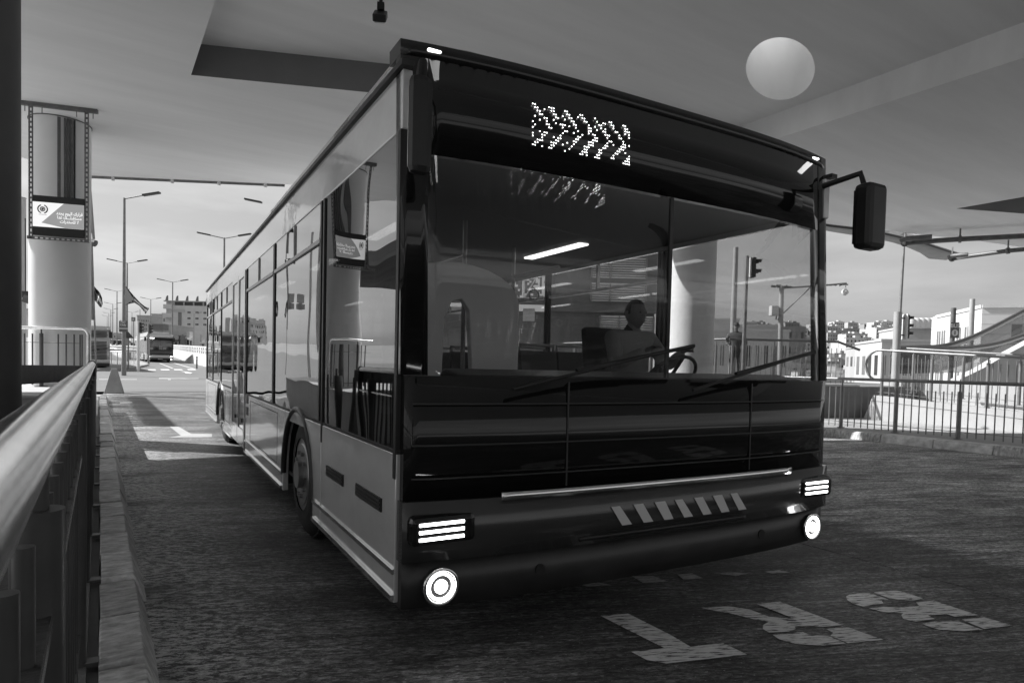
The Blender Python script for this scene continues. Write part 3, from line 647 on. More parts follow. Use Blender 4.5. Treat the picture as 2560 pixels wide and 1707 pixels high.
# ================================================================== THE BUS
def make_bus(name, label, loc, rz, W=3.2, L=12.15, far=False, hump=False, body='bus_silver', led=True, lamps=True):
    t = thing(name, label, 'bus', loc, rz)
    Z0, ZB, ZT, ZG, ZR = .26, .98, 2.52, 2.80, 3.03
    gm = 'bus_glass' if not far else 'window_mid'
    wheels = (2.45, 8.95); WR = .50; AR = .60
    def arc(u, r, k=10): return [(u-r*cos(pi*i/k), .42+r*sin(pi*i/k)) for i in range(k+1)]
    def lower(u0, u1, wh=None, z0=Z0, z1=ZB):
        pts = [(u0, z0)]
        if wh is not None: pts += [(wh-AR, z0)]+arc(wh, AR)+[(wh+AR, z0)]
        return pts+[(u1, z0), (u1, z1), (u0, z1)]
    for side in (0, 1):
        x0, x1 = (0, .05) if side == 0 else (W-.05, W)
        segs = [(.06, 1.60, None), (1.61, 5.66, wheels[0]), (7.14, L, wheels[1])] if side == 0 else [(.06, 4.0, wheels[0]), (4.01, 7.5, None), (7.51, L, wheels[1])]
        for u0, u1, wh in segs:
            mb = MB(); mb.prism(lower(u0, u1, wh), 0, x0, x1); obj('side_panel', mb, body, t, bevel=.006)
            if side == 0:
                a, b = (u0, u1) if wh is None else (u0, wh-AR-.03)
                for aa, bb in ((a, b),)+(((wh+AR+.03, u1),) if wh else ()):
                    mb = MB(); mb.box(-.012, -.001, aa, bb, .40, .425); obj('trim_strip', mb, 'chrome', t)
                    mb = MB(); mb.box(-.016, -.001, aa, bb, .27, .30); obj('sill_strip', mb, 'chrome', t)
        for wh in wheels:      # arch lip and liner
            mb = MB(); xx = -.012 if side == 0 else W-.03; pts = arc(wh, AR+.005, 16)
            mb.tube([(xx+.02, u, z) for u, z in pts], .025, 8); obj('arch_lip', mb, 'dark_plastic', t)
            mb = MB(); xi0, xi1 = (.051, .55) if side == 0 else (W-.55, W-.051); pts = arc(wh, AR+.02, 12)
            n = len(pts); mb.add([(xi0, u, z) for u, z in pts]+[(xi1, u, z) for u, z in pts], [(i, i+1, n+i+1, n+i) for i in range(n-1)], True); obj('arch_liner', mb, 'black', t)
        # windows
        if side == 0: wins = [(.10, 1.58, False), (1.70, 3.58, True), (3.66, 5.60, True), (7.20, 8.85, True), (8.93, 10.45, True), (10.53, 11.85, True)]
        else: wins = [(.12, 1.7, False), (1.8, 3.7, True), (3.8, 5.7, True), (5.8, 7.7, True), (7.8, 9.6, True), (9.7, 11.7, True)]
        gx0, gx1 = (.006, .016) if side == 0 else (W-.016, W-.006)
        for u0, u1, hop in wins:
            zb = .86 if (side == 0 and u0 < 1) else ZB+.02
            mb = MB(); mb.box(gx0, gx1, u0, u1, zb, ZT); wv = obj('window', mb, gm if side == 0 else ('bus_glass_far' if not far else 'window_mid'), t)
            xf0, xf1 = (-.004, .03) if side == 0 else (W-.03, W+.004)
            mb = MB(); e = .035
            mb.box(xf0, xf1, u0-e, u0, zb, ZT); mb.box(xf0, xf1, u1, u1+e, zb, ZT); obj('window_frame', mb, 'black', wv)
            if hop:
                mb = MB(); mb.box(xf0-.004, xf1, u0, u1, 2.235, 2.265); mb.box(xf0-.002, xf1, (u0+u1)/2-.012, (u0+u1)/2+.012, 2.266, ZT); obj('hopper_rail', mb, 'rim', wv)
        # header above the windows, dark rubber gutter
        mb = MB(); mb.box(x0, x1, .06, L, ZT+.001, ZG); obj('cant_rail', mb, body, t, bevel=.006)
        mb = MB(); xx0, xx1 = (-.02, .04) if side == 0 else (W-.04, W+.02); mb.box(xx0, xx1, .02, L, ZG+.001, ZG+.028); obj('gutter', mb, 'black', t)
        mb = MB(); mb.box(x0+.001 if side == 0 else x0, x1 if side == 0 else x1-.001, .06, L, ZB-.0, ZB+.018); obj('belt_rubber', mb, 'black', t)
    # vents ahead of the front wheel, flap and lock marks
    for u0, u1 in ((.26, .72), (1.0, 1.42)):
        mb = MB(); mb.box(-.008, .004, u0, u1, .66, .73); v = obj('side_vent', mb, 'black', t)
        for k in range(3):
            mb = MB(); mb.box(-.013, -.009, u0+.01, u1-.01, .672+.02*k, .680+.02*k); obj('vent_slat', mb, 'dark_plastic', v)
    for z in (.74, .88):
        mb = MB(); mb.box(-.006, .003, 5.40, 5.55, z, z+.10); obj('door_button', mb, 'dark_plastic', t)
    for u0, u1, z0, z1 in ((3.35, 5.2, .46, .93), (7.4, 8.1, .45, .93), (9.8, 11.6, .45, .93)):
        mb = MB()
        for a, b, c, d in ((u0, u1, z0, z0+.008), (u0, u1, z1-.008, z1), (u0, u0+.008, z0, z1), (u1-.008, u1, z0, z1)): mb.box(-.0015, .002, a, b, c, d)
        obj('hatch_seam', mb, 'black', t)
    # middle double door
    for k in (0, 1):
        u0 = 5.70+.71*k; mb = MB(); mb.box(.0, .03, u0+.012, u0+.70, .30, ZT)
        mb = MB(); dd = [(u0+.012, .30), (u0+.70, .30), (u0+.70, ZT), (u0+.012, ZT)]
        for a, b, c, d in ((u0+.012, u0+.075, .30, ZT), (u0+.64, u0+.70, .30, ZT), (u0+.076, u0+.639, .30, .52), (u0+.076, u0+.639, ZT-.07, ZT)): mb.box(-.012, .02, a, b, c, d)
        dr = obj('door_leaf', mb, body, t, bevel=.004)
        mb = MB(); mb.box(.0, .008, u0+.076, u0+.639, .521, ZT-.071); obj('door_glass', mb, gm, dr)
        mb = MB(); mb.box(-.03, -.0121, u0+.10, u0+.16, .62, .67); obj('door_lock', mb, 'black', dr)
    # roof
    mb = MB(); prof = []
    rp = [(0, 2.83), (.015, 2.90), (.06, 2.97), (.16, 3.03), (.4, 3.07), (W/2, 3.09)]; prof = rp+[(W-x, z) for x, z in rp[::-1][1:]]
    st = [(.13, -.10, .05), (.22, -.03, .02), (.40, 0, .0), (L-.25, 0, 0), (L, -.10, .05)]; n = len(prof); vs = []
    for u, dz, ins in st:
        for x, z in prof: vs.append((min(max(x, ins), W-ins), u, 2.83+(z-2.83)*max(.1, 1+dz*3)))
    fs = [(j*n+i, j*n+i+1, (j+1)*n+i+1, (j+1)*n+i) for j in range(len(st)-1) for i in range(n-1)]+[tuple(range(n)), tuple(range((len(st)-1)*n, len(st)*n))]
    mb.add(vs, fs, True); obj('roof', mb, body if not far else 'bus_white', t)
    if hump:
        mb = MB(); mb.box(.25, W-.25, 1.2, L-3, 3.06, 3.30); obj('roof_unit', mb, 'bus_white', t, bevel=.05)
    mb = MB(); mb.box(.5, W-.5, 4.5, 6.4, 3.08, 3.22); obj('roof_hatch', mb, 'bus_white' if far else body, t, bevel=.03)
    # front, gently bowed
    def bow(x, z=0):
        s = 2*x/W-1; lean = max(0, z-1.3)*.05
        return -.10*(1-abs(s)**3.2)+.02+lean
    def fpanel(nm, xa, xb, za, zb, mm, off=0, th=.02, n=44, **kw):
        mb = MB(); A = []; 
        for i in range(n+1):
            x = xa+(xb-xa)*i/n
            A.append(((x, bow(x, za)-off, za), (x, bow(x, zb)-off, zb), (x, bow(x, zb)-off+th, zb), (x, bow(x, za)-off+th, za)))
        vs = [p for a in A for p in a]; fs = []
        for i in range(n):
            for k in range(4): fs.append((i*4+k, i*4+(k+1) % 4, (i+1)*4+(k+1) % 4, (i+1)*4+k))
        fs += [(0, 1, 2, 3), (n*4, n*4+1, n*4+2, n*4+3)]
        mb.add(vs, fs, False); o = obj(nm, mb, mm, t, **kw)
        for p_ in o.data.polygons: p_.use_smooth = len(p_.vertices) == 4 and abs(p_.normal.z) < .5 and abs(p_.normal.x) < .9
        return o
    fb = 'bus_front' if not far else 'bus_white'; BK = 'black_gloss' if lamps else 'bus_white'
    fpanel('lower_bumper', .02, W-.02, .24, .47, 'dark_plastic', 0, .06)
    fpanel('bumper', .01, W-.01, .471, .76, fb, .03, .09)
    fpanel('front_panel', .02, W-.02, .761, 1.36, 'black_gloss' if not far else ('bus_front' if lamps else 'bus_white'), .0, .05)
    fpanel('trim_bar', .5, W-.5, .745, .785, 'chrome', .04, .02)
    fpanel('windscreen', .13, W-.13, 1.361, 2.42, 'windscreen' if lamps else 'bus_white', 0, .012)
    for xa, xb in ((.0, .129), (W-.129, W)): fpanel('corner_pillar', xa, xb, 1.361, 2.88, BK, .0, .06, n=4)
    fpanel('destination_header', .13, W-.13, 2.421, 2.88, BK, 0, .04)
    fpanel('header_cap', .0, W, 2.881 if not far else 2.70, 2.955 if not far else 3.075, 'black_gloss' if not far else 'bus_white', .0 if not far else .01, .16)
    mb = MB(); mb.box(W/2-.012, W/2+.012, bow(W/2, 1.9)-.006, bow(W/2, 1.9)+.01, 1.37, 2.41); o = obj('windscreen_divider', mb, 'black', t); 
    if not far:
        for z in (.86, 1.02, 1.22):
            fpanel('panel_seam', .06, W-.06, z, z+.008, 'dark_plastic', .004, .004)
        for xq in (W*.28, W*.72):
            mb = MB(); mb.box(xq-.004, xq+.004, bow(xq)-.004, bow(xq)+.01, .79, 1.34); obj('panel_seam', mb, 'dark_plastic', t)
        for k in range(4): fpanel('grille_slat', W*.30, W*.70, .495+.0*k+.055*k+.0, .515+.055*k, 'black', .045 if k != 1 and k != 2 else .031, .01) if k in (0,) else None
        for xq in (.75, W-.75): 
            mb = MB(); mb.tube([(xq, bow(xq)-.006, .36), (xq, bow(xq)+.01, .36)], .03, 16); obj('towing_cover', mb, 'black', t)
    # lettering strip and number plate
    for k in range(7):
        xa = 1.25+.155*k*(W/3.2); mb = MB(); y = bow(xa)-.036
        mb.add([(xa, y, .55), (xa+.07, y, .55), (xa-.02+.01*(k % 3), y, .66), (xa-.08, y, .66)], [(0, 1, 2, 3)]); obj('emblem_stroke', mb, 'white_paint', t)
    if far: fpanel('number_plate', W/2-.24, W/2+.24, .31, .40, 'stone_mid', .012, .01, n=4)
    # lamps
    for xl in ((.20, W-.20) if lamps else ()):
        mb = MB(); c = Vector((xl, bow(xl)-.03, .62)); s = 1 if xl < 1 else -1
        mb.box(xl-.17, xl+.17, c.y-.035, c.y+.05, .555, .70); hl = obj('headlight', mb, 'black_gloss', t, bevel=.03)
        for k in range(3):
            mb = MB(); z = .585+.035*k; mb.box(xl-.13, xl+.10, c.y-.042, c.y-.036, z, z+.014); obj('light_strip', mb, 'lamp', hl)
        mb = MB(); mb.tube([(xl, bow(xl)-.03, .345), (xl, bow(xl)+.02, .345)], .085, 20); fl = obj('fog_lamp', mb, 'dark_plastic', t)
        mb = MB(); mb.tube([(xl, bow(xl)-.036, .345), (xl, bow(xl)-.031, .345)], .034, 20); obj('lamp_face', mb, 'lamp', fl)
        mb = MB(); mb.tube([(xl+.062*cos(a), bow(xl)-.034, .345+.062*sin(a)) for a in [q*pi/14 for q in range(29)]], .007, 8); obj('light_ring', mb, 'lamp', fl)
        mb = MB(); mb.tube([(xl+.085*cos(a), bow(xl)-.034, .345+.085*sin(a)) for a in [q*pi/14 for q in range(29)]], .010, 8); obj('bezel', mb, 'chrome', fl)
    for xl in (.16, W-.16):
        mb = MB(); mb.box(xl-.035, xl+.035, bow(xl, 2.93)-.012, bow(xl, 2.93)+.02, 2.915, 2.93); obj('marker_lamp', mb, 'lamp_soft', t, bevel=.008)
    # LED destination dots
    if led:
        mb = MB(); rl = random.Random(4)
        for j in range(15):
            for i in range(46):
                x = .68+.0138*i; z = 2.555+.0150*j
                if (i+abs(j-7)) % 7 < 2 and rl.random() < .86 or rl.random() < .10:
                    y = bow(x, z)-.004; q = .0022; mb.add([(x-q, y, z-q), (x+q, y, z-q), (x+q, y, z+q), (x-q, y, z+q)], [(0, 1, 2, 3)])
        obj('destination_dots', mb, 'led', t, kind='stuff')
    else:
        mb = MB(); mb.box(.25, .7, bow(.4, 2.6)-.03, bow(.4, 2.6)-.01, 2.55, 2.65); obj('destination_sign', mb, 'lamp_soft', t)
    # wipers
    for xa, xb in ((.55, 1.35), (1.75, 2.55)):
        xa, xb = xa*W/3.2, xb*W/3.2
        mb = MB(); mb.tube([(xa, bow(xa, 1.4)-.04, 1.30), (xb, bow(xb, 1.5)-.03, 1.48)], .010, 6); mb.tube([(xb-.42, bow(xb-.4, 1.45)-.025, 1.40), (xb+.42, bow(xb+.4, 1.55)-.025, 1.56)], .012, 6); obj('wiper', mb, 'black', t)
    # mirrors
    for s, xm in ((-1, .02 if not far else -.18), (1, W+.015)):
        mb = MB(); xa = .08 if s < 0 else W-.08
        yq = -.22 if s > 0 or far else -.12; mb.tube([(xa, .06, 2.74), (xm*.6+xa*.4, yq+.04, 2.78), (xm, yq, 2.60)], .022, 8); ar = obj('mirror_arm', mb, 'black', t)
        mb = MB(); hw_ = .055 if (s < 0 and not far) else .10; mb.box(xm-hw_, xm+hw_, -.30 if s > 0 or far else -.16, -.17 if s > 0 or far else -.09, 2.26, 2.70); mm_ = obj('mirror', mb, 'black', t, bevel=.035)
        mb = MB(); yy = -.169 if s > 0 or far else -.089; mb.box(xm-hw_*.8, xm+hw_*.8, yy, yy+.004, 2.30, 2.66); obj('mirror_glass', mb, 'chrome', mm_)
    # wheels
    for side in (0, 1):
        for wh in wheels:
            xw = .04 if side == 0 else W-.34; n = 40; prof = [(0, .29), (0, .36), (.02, .43), (.045, .475), (.09, WR), (.21, WR), (.255, .475), (.30, .43), (.30, .29)]
            mb = MB(); vs = []; 
            for k in range(n):
                a = 2*pi*k/n
                for px_, r in prof: vs.append((px_, r*cos(a), r*sin(a)))
            m_ = len(prof); fs = [(k*m_+i, k*m_+i+1, ((k+1) % n)*m_+i+1, ((k+1) % n)*m_+i) for k in range(n) for i in range(m_-1)]
            mb.add(vs, fs, True)
            for k in range(n):      # tread blocks
                a = 2*pi*(k+.5)/n
                for xx in (.10, .17):
                    mb.beam((xx-.028, (WR+.002)*cos(a), (WR+.002)*sin(a)), (xx+.028, (WR+.002)*cos(a+.03), (WR+.002)*sin(a+.03)), .05, .014, up=(0, cos(a), sin(a)))
            wv = bpy.data.objects.new('wheel', None); col.objects.link(wv); wv.parent = t; wv.location = (xw, wh, WR)
            obj('tyre', mb, 'rubber', wv)
            mb = MB(); s = -1 if side == 0 else 1; xo = .01 if side == 0 else .29
            mb.tube([(xo, 0, 0), (xo-s*.03, 0, 0)], .292, 32); mb.tube([(xo-s*.02, 0, 0), (xo+s*.05, 0, 0)], .11, 20); mb.tube([(xo-s*.01, 0, 0), (xo+s*.008, 0, 0)], [.26, .24], 32)
            for k in range(10):
                a = 2*pi*k/10; mb.tube([(xo+s*.0, .175*cos(a), .175*sin(a)), (xo+s*.03, .175*cos(a), .175*sin(a))], .016, 8)
            obj('rim', mb, 'rim', wv)
    # underbody, floor, interior
    mb = MB(); mb.box(.56, W-.56, .25, L-.15, .24, .40); mb.box(.06, .56, 3.15, 8.2, .3, .40); mb.box(W-.56, W-.06, 3.15, 8.2, .3, .40); obj('underbody', mb, 'black', t)
    mb = MB(); mb.box(.06, W-.06, .2, L-.08, .401, .43); obj('floor', mb, 'interior', t)
    mb = MB(); mb.box(.055, W-.055, .15, L-.06, 2.56, 2.62); obj('ceiling_lining', mb, 'interior', t)
    mb = MB(); mb.box(.0, W, L-.05, L, .30, 1.2); mb.box(.0, W, L-.05, L, 2.3, 2.82); mb.box(0, .2, L-.05, L, 1.2, 2.3); mb.box(W-.2, W, L-.05, L, 1.2, 2.3); obj('rear_panel', mb, body, t)
    mb = MB(); mb.box(.2, W-.2, L-.03, L-.02, 1.2, 2.3); obj('rear_window', mb, gm, t)
    if far:
        mb = MB(); mb.box(.1, W-.1, .5, .56, .5, 2.5); obj('bulkhead', mb, 'rail_grey', t)
        for k in range(5):
            mb = MB(); mb.box(.35+k*.42, .62+k*.42, .3, .45, 1.2, 1.6+.12*(k % 3)); obj('seat', mb, ('interior_light', 'seat', 'rim')[k % 3], t)
        return t
    # dashboard, steering wheel, partition
    mb = MB(); mb.prism([(.10, .5), (.10, 1.36), (.35, 1.40), (.60, 1.22), (.62, .5)], 0, .35, W-.12); obj('dashboard', mb, 'dark_plastic', t, bevel=.03)
    sw = Vector((W-.80, .78, 1.34)); mb = MB(); ax = Vector((0, .75, .65)).normalized(); q = Vector((1, 0, 0)); r_ = ax.cross(q)
    mb.tube([sw+q*.23*cos(a)+r_*.23*sin(a) for a in [k*2*pi/24 for k in range(25)]], .014, 8); mb.tube([sw-r_*.22, sw+r_*.22], .014, 6); mb.tube([sw-q*.22, sw+q*.22], .014, 6); mb.tube([sw, sw-ax*.3], .03, 8); obj('steering_wheel', mb, 'black', t)
    # arched pale moulding beside the driver with a dark opening
    mb = MB(); out = [(0, 0), (0, .85)]+[(.55-.55*cos(a), .85+.28*sin(a)) for a in [k*pi/12 for k in range(1, 12)]]+[(1.10, .85), (1.10, 0)]
    inn = [(.44, 0), (.46, .72), (.52, .84), (.60, .86), (.66, .78), (.72, 0)]
    pts = [(0, 0)]+out[1:-1]+[(1.10, 0)]+inn[::-1]
    mb.prism([(.42+x, 1.05+z) for x, z in pts], 1, 1.55, 1.62); obj('cab_partition', mb, 'interior_light', t, bevel=.02)
    mb = MB(); mb.box(.42, 1.52, 1.56, 1.61, .43, 1.049); obj('partition_base', mb, 'interior', t)
    mb = MB(); mb.box(1.60, 1.63, 1.3, 2.3, .43, 1.35); mb.box(1.60, W-.1, 1.62, 1.65, .43, 1.30); obj('cab_screen', mb, 'interior', t)
    # seats
    sb = MB(); sb.box(-.21, .21, -.02, .42, .38, .46); sb = sb.mesh('seat', 'seat')
    bb = MB(); bb.prism([(.36, .46), (.43, .46), (.52, 1.12), (.46, 1.14)], 0, -.21, .21); bb = bb.mesh('backrest', 'seat')
    gb = MB(); gb.tube([(-.2, .5, 1.12), (-.2, .5, 1.2), (.2, .5, 1.2), (.2, .5, 1.12)], .014, 8); gb = gb.mesh('grab_handle', 'rail_grey')
    pb = MB(); pb.cyl(0, .2, 0, .38, .04, n=8); pb = pb.mesh('pedestal', 'black')
    for u in (2.2, 3.05, 3.9, 4.75, 7.5, 8.35, 9.2, 10.05, 10.9):
        for x in (.36, .80, W-.80, W-.36):
            if x < 1 and 5.2 < u < 7.2: continue
            s = put('seat', sb, t, (x, u, .43+.0)); put('backrest', bb, s); put('grab_handle', gb, s); put('pedestal', pb, s)
    ds = put('seat', sb, t, (W-.80, 1.12, .62)); put('backrest', bb, ds); put('pedestal', pb, ds, (0, 0, -.19)); ds['label'] = "driver's seat"
    for x, u in ((1.15, 1.8), (1.15, 4.2), (1.15, 5.6), (1.15, 7.2), (W-1.15, 2.6), (W-1.15, 4.9), (W-1.15, 7.3), (1.15, 9.4), (W-1.15, 9.4)):
        mb = MB(); mb.cyl(x, u, .43, 2.56, .018, n=10); obj('grab_pole', mb, 'rail_grey', t)
    for x in (1.15, W-1.15):
        mb = MB(); mb.tube([(x, 1.8, 2.28), (x, 11.2, 2.28)], .016, 8); obj('ceiling_rail', mb, 'rail_grey', t)
        for k in range(9):
            u = 2.2+k*1.0; mb = MB(); mb.beam((x, u, 2.27), (x, u, 2.12), .02, .004); mb.tube([(x+.05*cos(a), u, 2.07+.05*sin(a)) for a in [q*pi/6 for q in range(13)]], .008, 6); obj('strap_handle', mb, 'interior_light', t)
    for x in (.75, W-.75):
        for k in range(4):
            mb = MB(); mb.box(x-.05, x+.05, 2.0+k*2.4, 3.0+k*2.4, 2.545, 2.558); obj('ceiling_light', mb, 'lamp_soft', t)
    return t
BYAW = .0578
bus = make_bus('city_bus', 'large silver city bus with black front coming towards the camera under the deck', (1.20-.18*sin(BYAW), 2.98-.18*cos(BYAW), 0), -BYAW)
pf = at(395, 903, d=70); pf.z = g(pf.x, pf.y)
fb_ = make_bus('city_bus', 'pale city bus waiting far away at the junction, headlights on', (0, 0, 0), 0, W=2.55, far=True, hump=True, body='bus_white', led=False)
fl = at(367, 903, d=69); fb_.location = (fl.x, fl.y, g(fl.x, fl.y)+.02); fb_.rotation_euler = (0, 0, radians(3))
pb = at(168, 905, d=44); pk = make_bus('city_bus', 'parked white bus with louvred rear grille half hidden behind the pale column', (pb.x, pb.y, g(pb.x, pb.y)+.02), radians(4), W=2.5, L=12.15, far=True, body='bus_white', led=False, lamps=False)
mb = MB()
pass
lm = MB().box(.25, 2.3, -.13, -.10, 0, .05).mesh('louvre', 'dark_plastic')
for k in range(13): put('louvre', lm, pk, (0, 0, .75+k*.10))
for k in range(5): put('louvre', lm, pk, (0, 0, 2.3+k*.09))

# ================================================================== PEOPLE
def skin_chain(name, pts, edges, radii, matname, parent, sub=1, root=0):
    me = bpy.data.meshes.new(name); me.from_pydata(pts, edges, []); me.materials.append(MATS[matname])
    o = put(name, me, parent); sk = o.modifiers.new('skin', 'SKIN'); sk.use_smooth_shade = True
    if not me.skin_vertices: me.skin_vertices.new(name='')
    sv = me.skin_vertices[0].data
    for i, r in enumerate(radii): sv[i].radius = (r, r) if not isinstance(r, tuple) else r
    sv[root].use_root = True
    s = o.modifiers.new('sub', 'SUBSURF'); s.levels = s.render_levels = sub + 1
    return o
def head(parent, c, rz=0, cap=False, hair=True, tilt=0):
    # one closed head form: skull, jaw, nose, brow, ears, eyes
    bm = bmesh.new(); bmesh.ops.create_uvsphere(bm, u_segments=24, v_segments=18, radius=1)
    for v in bm.verts:
        x, y, z = v.co; v.co = Vector((x*.075, y*.095, z*.118))
        if z < -.2: v.co.x *= 1-.32*(-z-.2); v.co.y = v.co.y*(1-.15*(-z-.2)) - .012*(-z)
        if y < -.75 and abs(x) < .28 and -.25 < z < .15: v.co.y -= .022*(1-abs(x)/.28)
        if y < -.6 and .12 < z < .3: v.co.y -= .006
    me = bpy.data.meshes.new('head'); bm.to_mesh(me); bm.free(); me.materials.append(MATS['skin'])
    for p in me.polygons: p.use_smooth = True
    h = put('head', me, parent, c, (tilt, 0, rz))
    mb = MB()
    for s in (-1, 1): mb.tube([(s*.028, -.088, .012), (s*.028, -.093, .012)], .010, 10)
    obj('eyes', mb, 'black', h)
    mb = MB(); mb.tube([(-.025, -.084, -.058), (0, -.092, -.060), (.025, -.084, -.058)], .005, 6); obj('mouth', mb, 'dark_column', h)
    mb = MB()
    for s in (-1, 1): mb.tube([(s*.074, .0, -.02), (s*.084, .008, .0), (s*.082, .01, .025)], [.010, .014, .009], 8)
    obj('ears', mb, 'skin', h)
    mb = MB(); mb.tube([(0, .03, -.19), (0, .02, -.12), (0, .01, -.05)], [.062, .052, .055], 14); obj('neck', mb, 'skin', h)
    if hair:
        bm = bmesh.new(); bmesh.ops.create_uvsphere(bm, u_segments=20, v_segments=14, radius=1)
        bmesh.ops.delete(bm, geom=[v for v in bm.verts if v.co.z < -.15 or (v.co.z < .45 and v.co.y < -.35)], context='VERTS')
        for v in bm.verts: v.co = Vector((v.co.x*.081, v.co.y*.101+.004, v.co.z*.125))
        me = bpy.data.meshes.new('hair'); bm.to_mesh(me); bm.free(); me.materials.append(MATS['hair']); put('hair', me, h)
    if cap:
        bm = bmesh.new(); bmesh.ops.create_uvsphere(bm, u_segments=20, v_segments=14, radius=1)
        bmesh.ops.delete(bm, geom=[v for v in bm.verts if v.co.z < .2], context='VERTS')
        for v in bm.verts: v.co = Vector((v.co.x*.09, v.co.y*.108, v.co.z*.135))
        me = bpy.data.meshes.new('cap'); bm.to_mesh(me); bm.free(); me.materials.append(MATS['trousers']); cp = put('cap', me, h)
        mb = MB(); mb.prism([(-.07, -.08), (-.05, -.155), (0, -.172), (.05, -.155), (.07, -.08)], 2, .03, .04); obj('peak', mb, 'trousers', cp)
    return h
def hand(parent, wrist, dirv, up, s=1):
    w_, d, u = Vector(wrist), Vector(dirv).normalized(), Vector(up).normalized(); r = d.cross(u).normalized()
    pts = [w_, w_+d*.05, w_+d*.085]; ed = [(0, 1), (1, 2)]; ra = [(.024, .016), (.036, .015), (.034, .013)]
    for k, (o_, ln) in enumerate(((-.027, .062), (-.009, .074), (.010, .070), (.028, .055))):
        b = w_+d*.088+r*o_; i = len(pts)
        pts += [b, b+d*ln*.5-u*.012, b+d*ln*.8-u*.035]; ed += [(2, i), (i, i+1), (i+1, i+2)]; ra += [.009, .008, .007]
    i = len(pts); b = w_+d*.03-r*.034*s; pts += [b, b+d*.03-r*.02*s-u*.01, b+d*.055-r*.02*s-u*.025]; ed += [(1, i), (i, i+1), (i+1, i+2)]; ra += [.012, .010, .008]
    return skin_chain('hand', [tuple(p) for p in pts], ed, ra, 'skin', parent, 0)
def person(label, loc, rz, sit=False, arms='down', top='jacket', cap=False, reach=None):
    t = thing('person', label, 'person', loc, rz)     # faces -Y
    if not sit:
        hp, ch, nk = (0, 0, .93), (0, .01, 1.22), (0, .01, 1.48)
        P = [hp, (0, 0, 1.08), ch, (0, .01, 1.38), nk, (0, 0, 1.56)]; E = [(0, 1), (1, 2), (2, 3), (3, 4), (4, 5)]; R = [(.155, .11), (.145, .105), (.165, .12), (.16, .10), .058, .052]
        for s in (-1, 1):
            i = len(P); P += [(s*.10, 0, .86), (s*.11, -.01, .50), (s*.12, .02, .10), (s*.13, -.12, .04)]; E += [(0, i), (i, i+1), (i+1, i+2), (i+2, i+3)]; R += [.09, .06, .04, .035]
            i = len(P); el = (s*.26, .04, 1.14); wr = (s*.24, -.08, .90)
            if arms == 'rail': el = (s*.27, -.05, 1.16); wr = (s*.20, -.30, 1.10)
            P += [(s*.185, .01, 1.41), el, wr]; E += [(3, i), (i, i+1), (i+1, i+2)]; R += [.065, .045, .032]
        skin_chain('body', P, E, R, 'trousers', t)
        # jacket: torso and sleeves
        JP = [(0, 0, .88), (0, 0, 1.06), ch, (0, .01, 1.38), (0, .01, 1.45)]; JE = [(0, 1), (1, 2), (2, 3), (3, 4)]; JR = [(.18, .135), (.175, .13), (.19, .14), (.175, .12), .075]
        hands = []
        for s in (-1, 1):
            el = (s*.26, .04, 1.14); wr = (s*.24, -.08, .92)
            if arms == 'rail': el = (s*.27, -.05, 1.16); wr = (s*.20, -.28, 1.10)
            i = len(JP); JP += [(s*.19, .01, 1.40), el, wr]; JE += [(3, i), (i, i+1), (i+1, i+2)]; JR += [.082, .062, .048]; hands.append((Vector(el), Vector(wr), s))
        skin_chain('jacket', JP, JE, JR, top, t)
        for el, wr, s in hands: hand(t, wr, wr-el, (0, 0, 1) if arms == 'rail' else (0, -1, 0), s)
        mb = MB()
        for s in (-1, 1): mb.tube([(s*.12, .08, .05), (s*.125, -.05, .055), (s*.13, -.16, .035)], [.05, .055, .04], 10)
        obj('shoes', mb, 'black', t); head(t, (0, -.015, 1.64), 0, cap)
    else:
        P = [(0, 0, .52), (0, .03, .72), (0, .05, .92), (0, .03, 1.06), (0, .02, 1.14), (0, 0, 1.20)]; E = [(0, 1), (1, 2), (2, 3), (3, 4), (4, 5)]; R = [(.155, .12), (.145, .11), (.165, .12), (.16, .10), .058, .052]
        for s in (-1, 1):
            i = len(P); P += [(s*.11, -.05, .50), (s*.15, -.45, .54), (s*.15, -.50, .12), (s*.15, -.62, .07)]; E += [(0, i), (i, i+1), (i+1, i+2), (i+2, i+3)]; R += [.09, .065, .045, .035]
        skin_chain('body', P, E, R, 'trousers', t)
        JP = P[:4]+[(0, .02, 1.12)]; JE = [(0, 1), (1, 2), (2, 3), (3, 4)]; JR = [(.17, .13), (.165, .125), (.185, .135), (.17, .115), .07]
        for s in (-1, 1):
            i = len(JP); el = Vector((s*.27, -.12, .84)); wr = Vector((s*.19, -.36, .95)); JP += [(s*.19, .03, 1.06), tuple(el), tuple(wr)]; JE += [(3, i), (i, i+1), (i+1, i+2)]; JR += [.078, .058, .04]; hand(t, wr, wr-el, (0, 0, 1), s)
        skin_chain('shirt', JP, JE, JR, top, t); mb = MB()
        for s in (-1, 1): mb.tube([(s*.15, -.44, .07), (s*.15, -.56, .07), (s*.15, -.68, .05)], [.05, .055, .04], 10)
        obj('shoes', mb, 'black', t); head(t, (0, -.015, 1.255))
    return t
fd = Vector((sin(BYAW), cos(BYAW), 0)); rt = Vector((cos(BYAW), -sin(BYAW), 0)); BO = Vector((1.20, 2.98, 0))-fd*.18
person('bus driver in a pale shirt seated behind the wheel', BO+rt*2.40+fd*1.20+Vector((0, 0, .60)), -BYAW, sit=True, top='shirt')
p = at(1838, 900, d=18.6); person('man in a dark cap and jacket standing at the upper platform railing', (p.x, p.y, 1.05), -radians(50), arms='rail', cap=True)

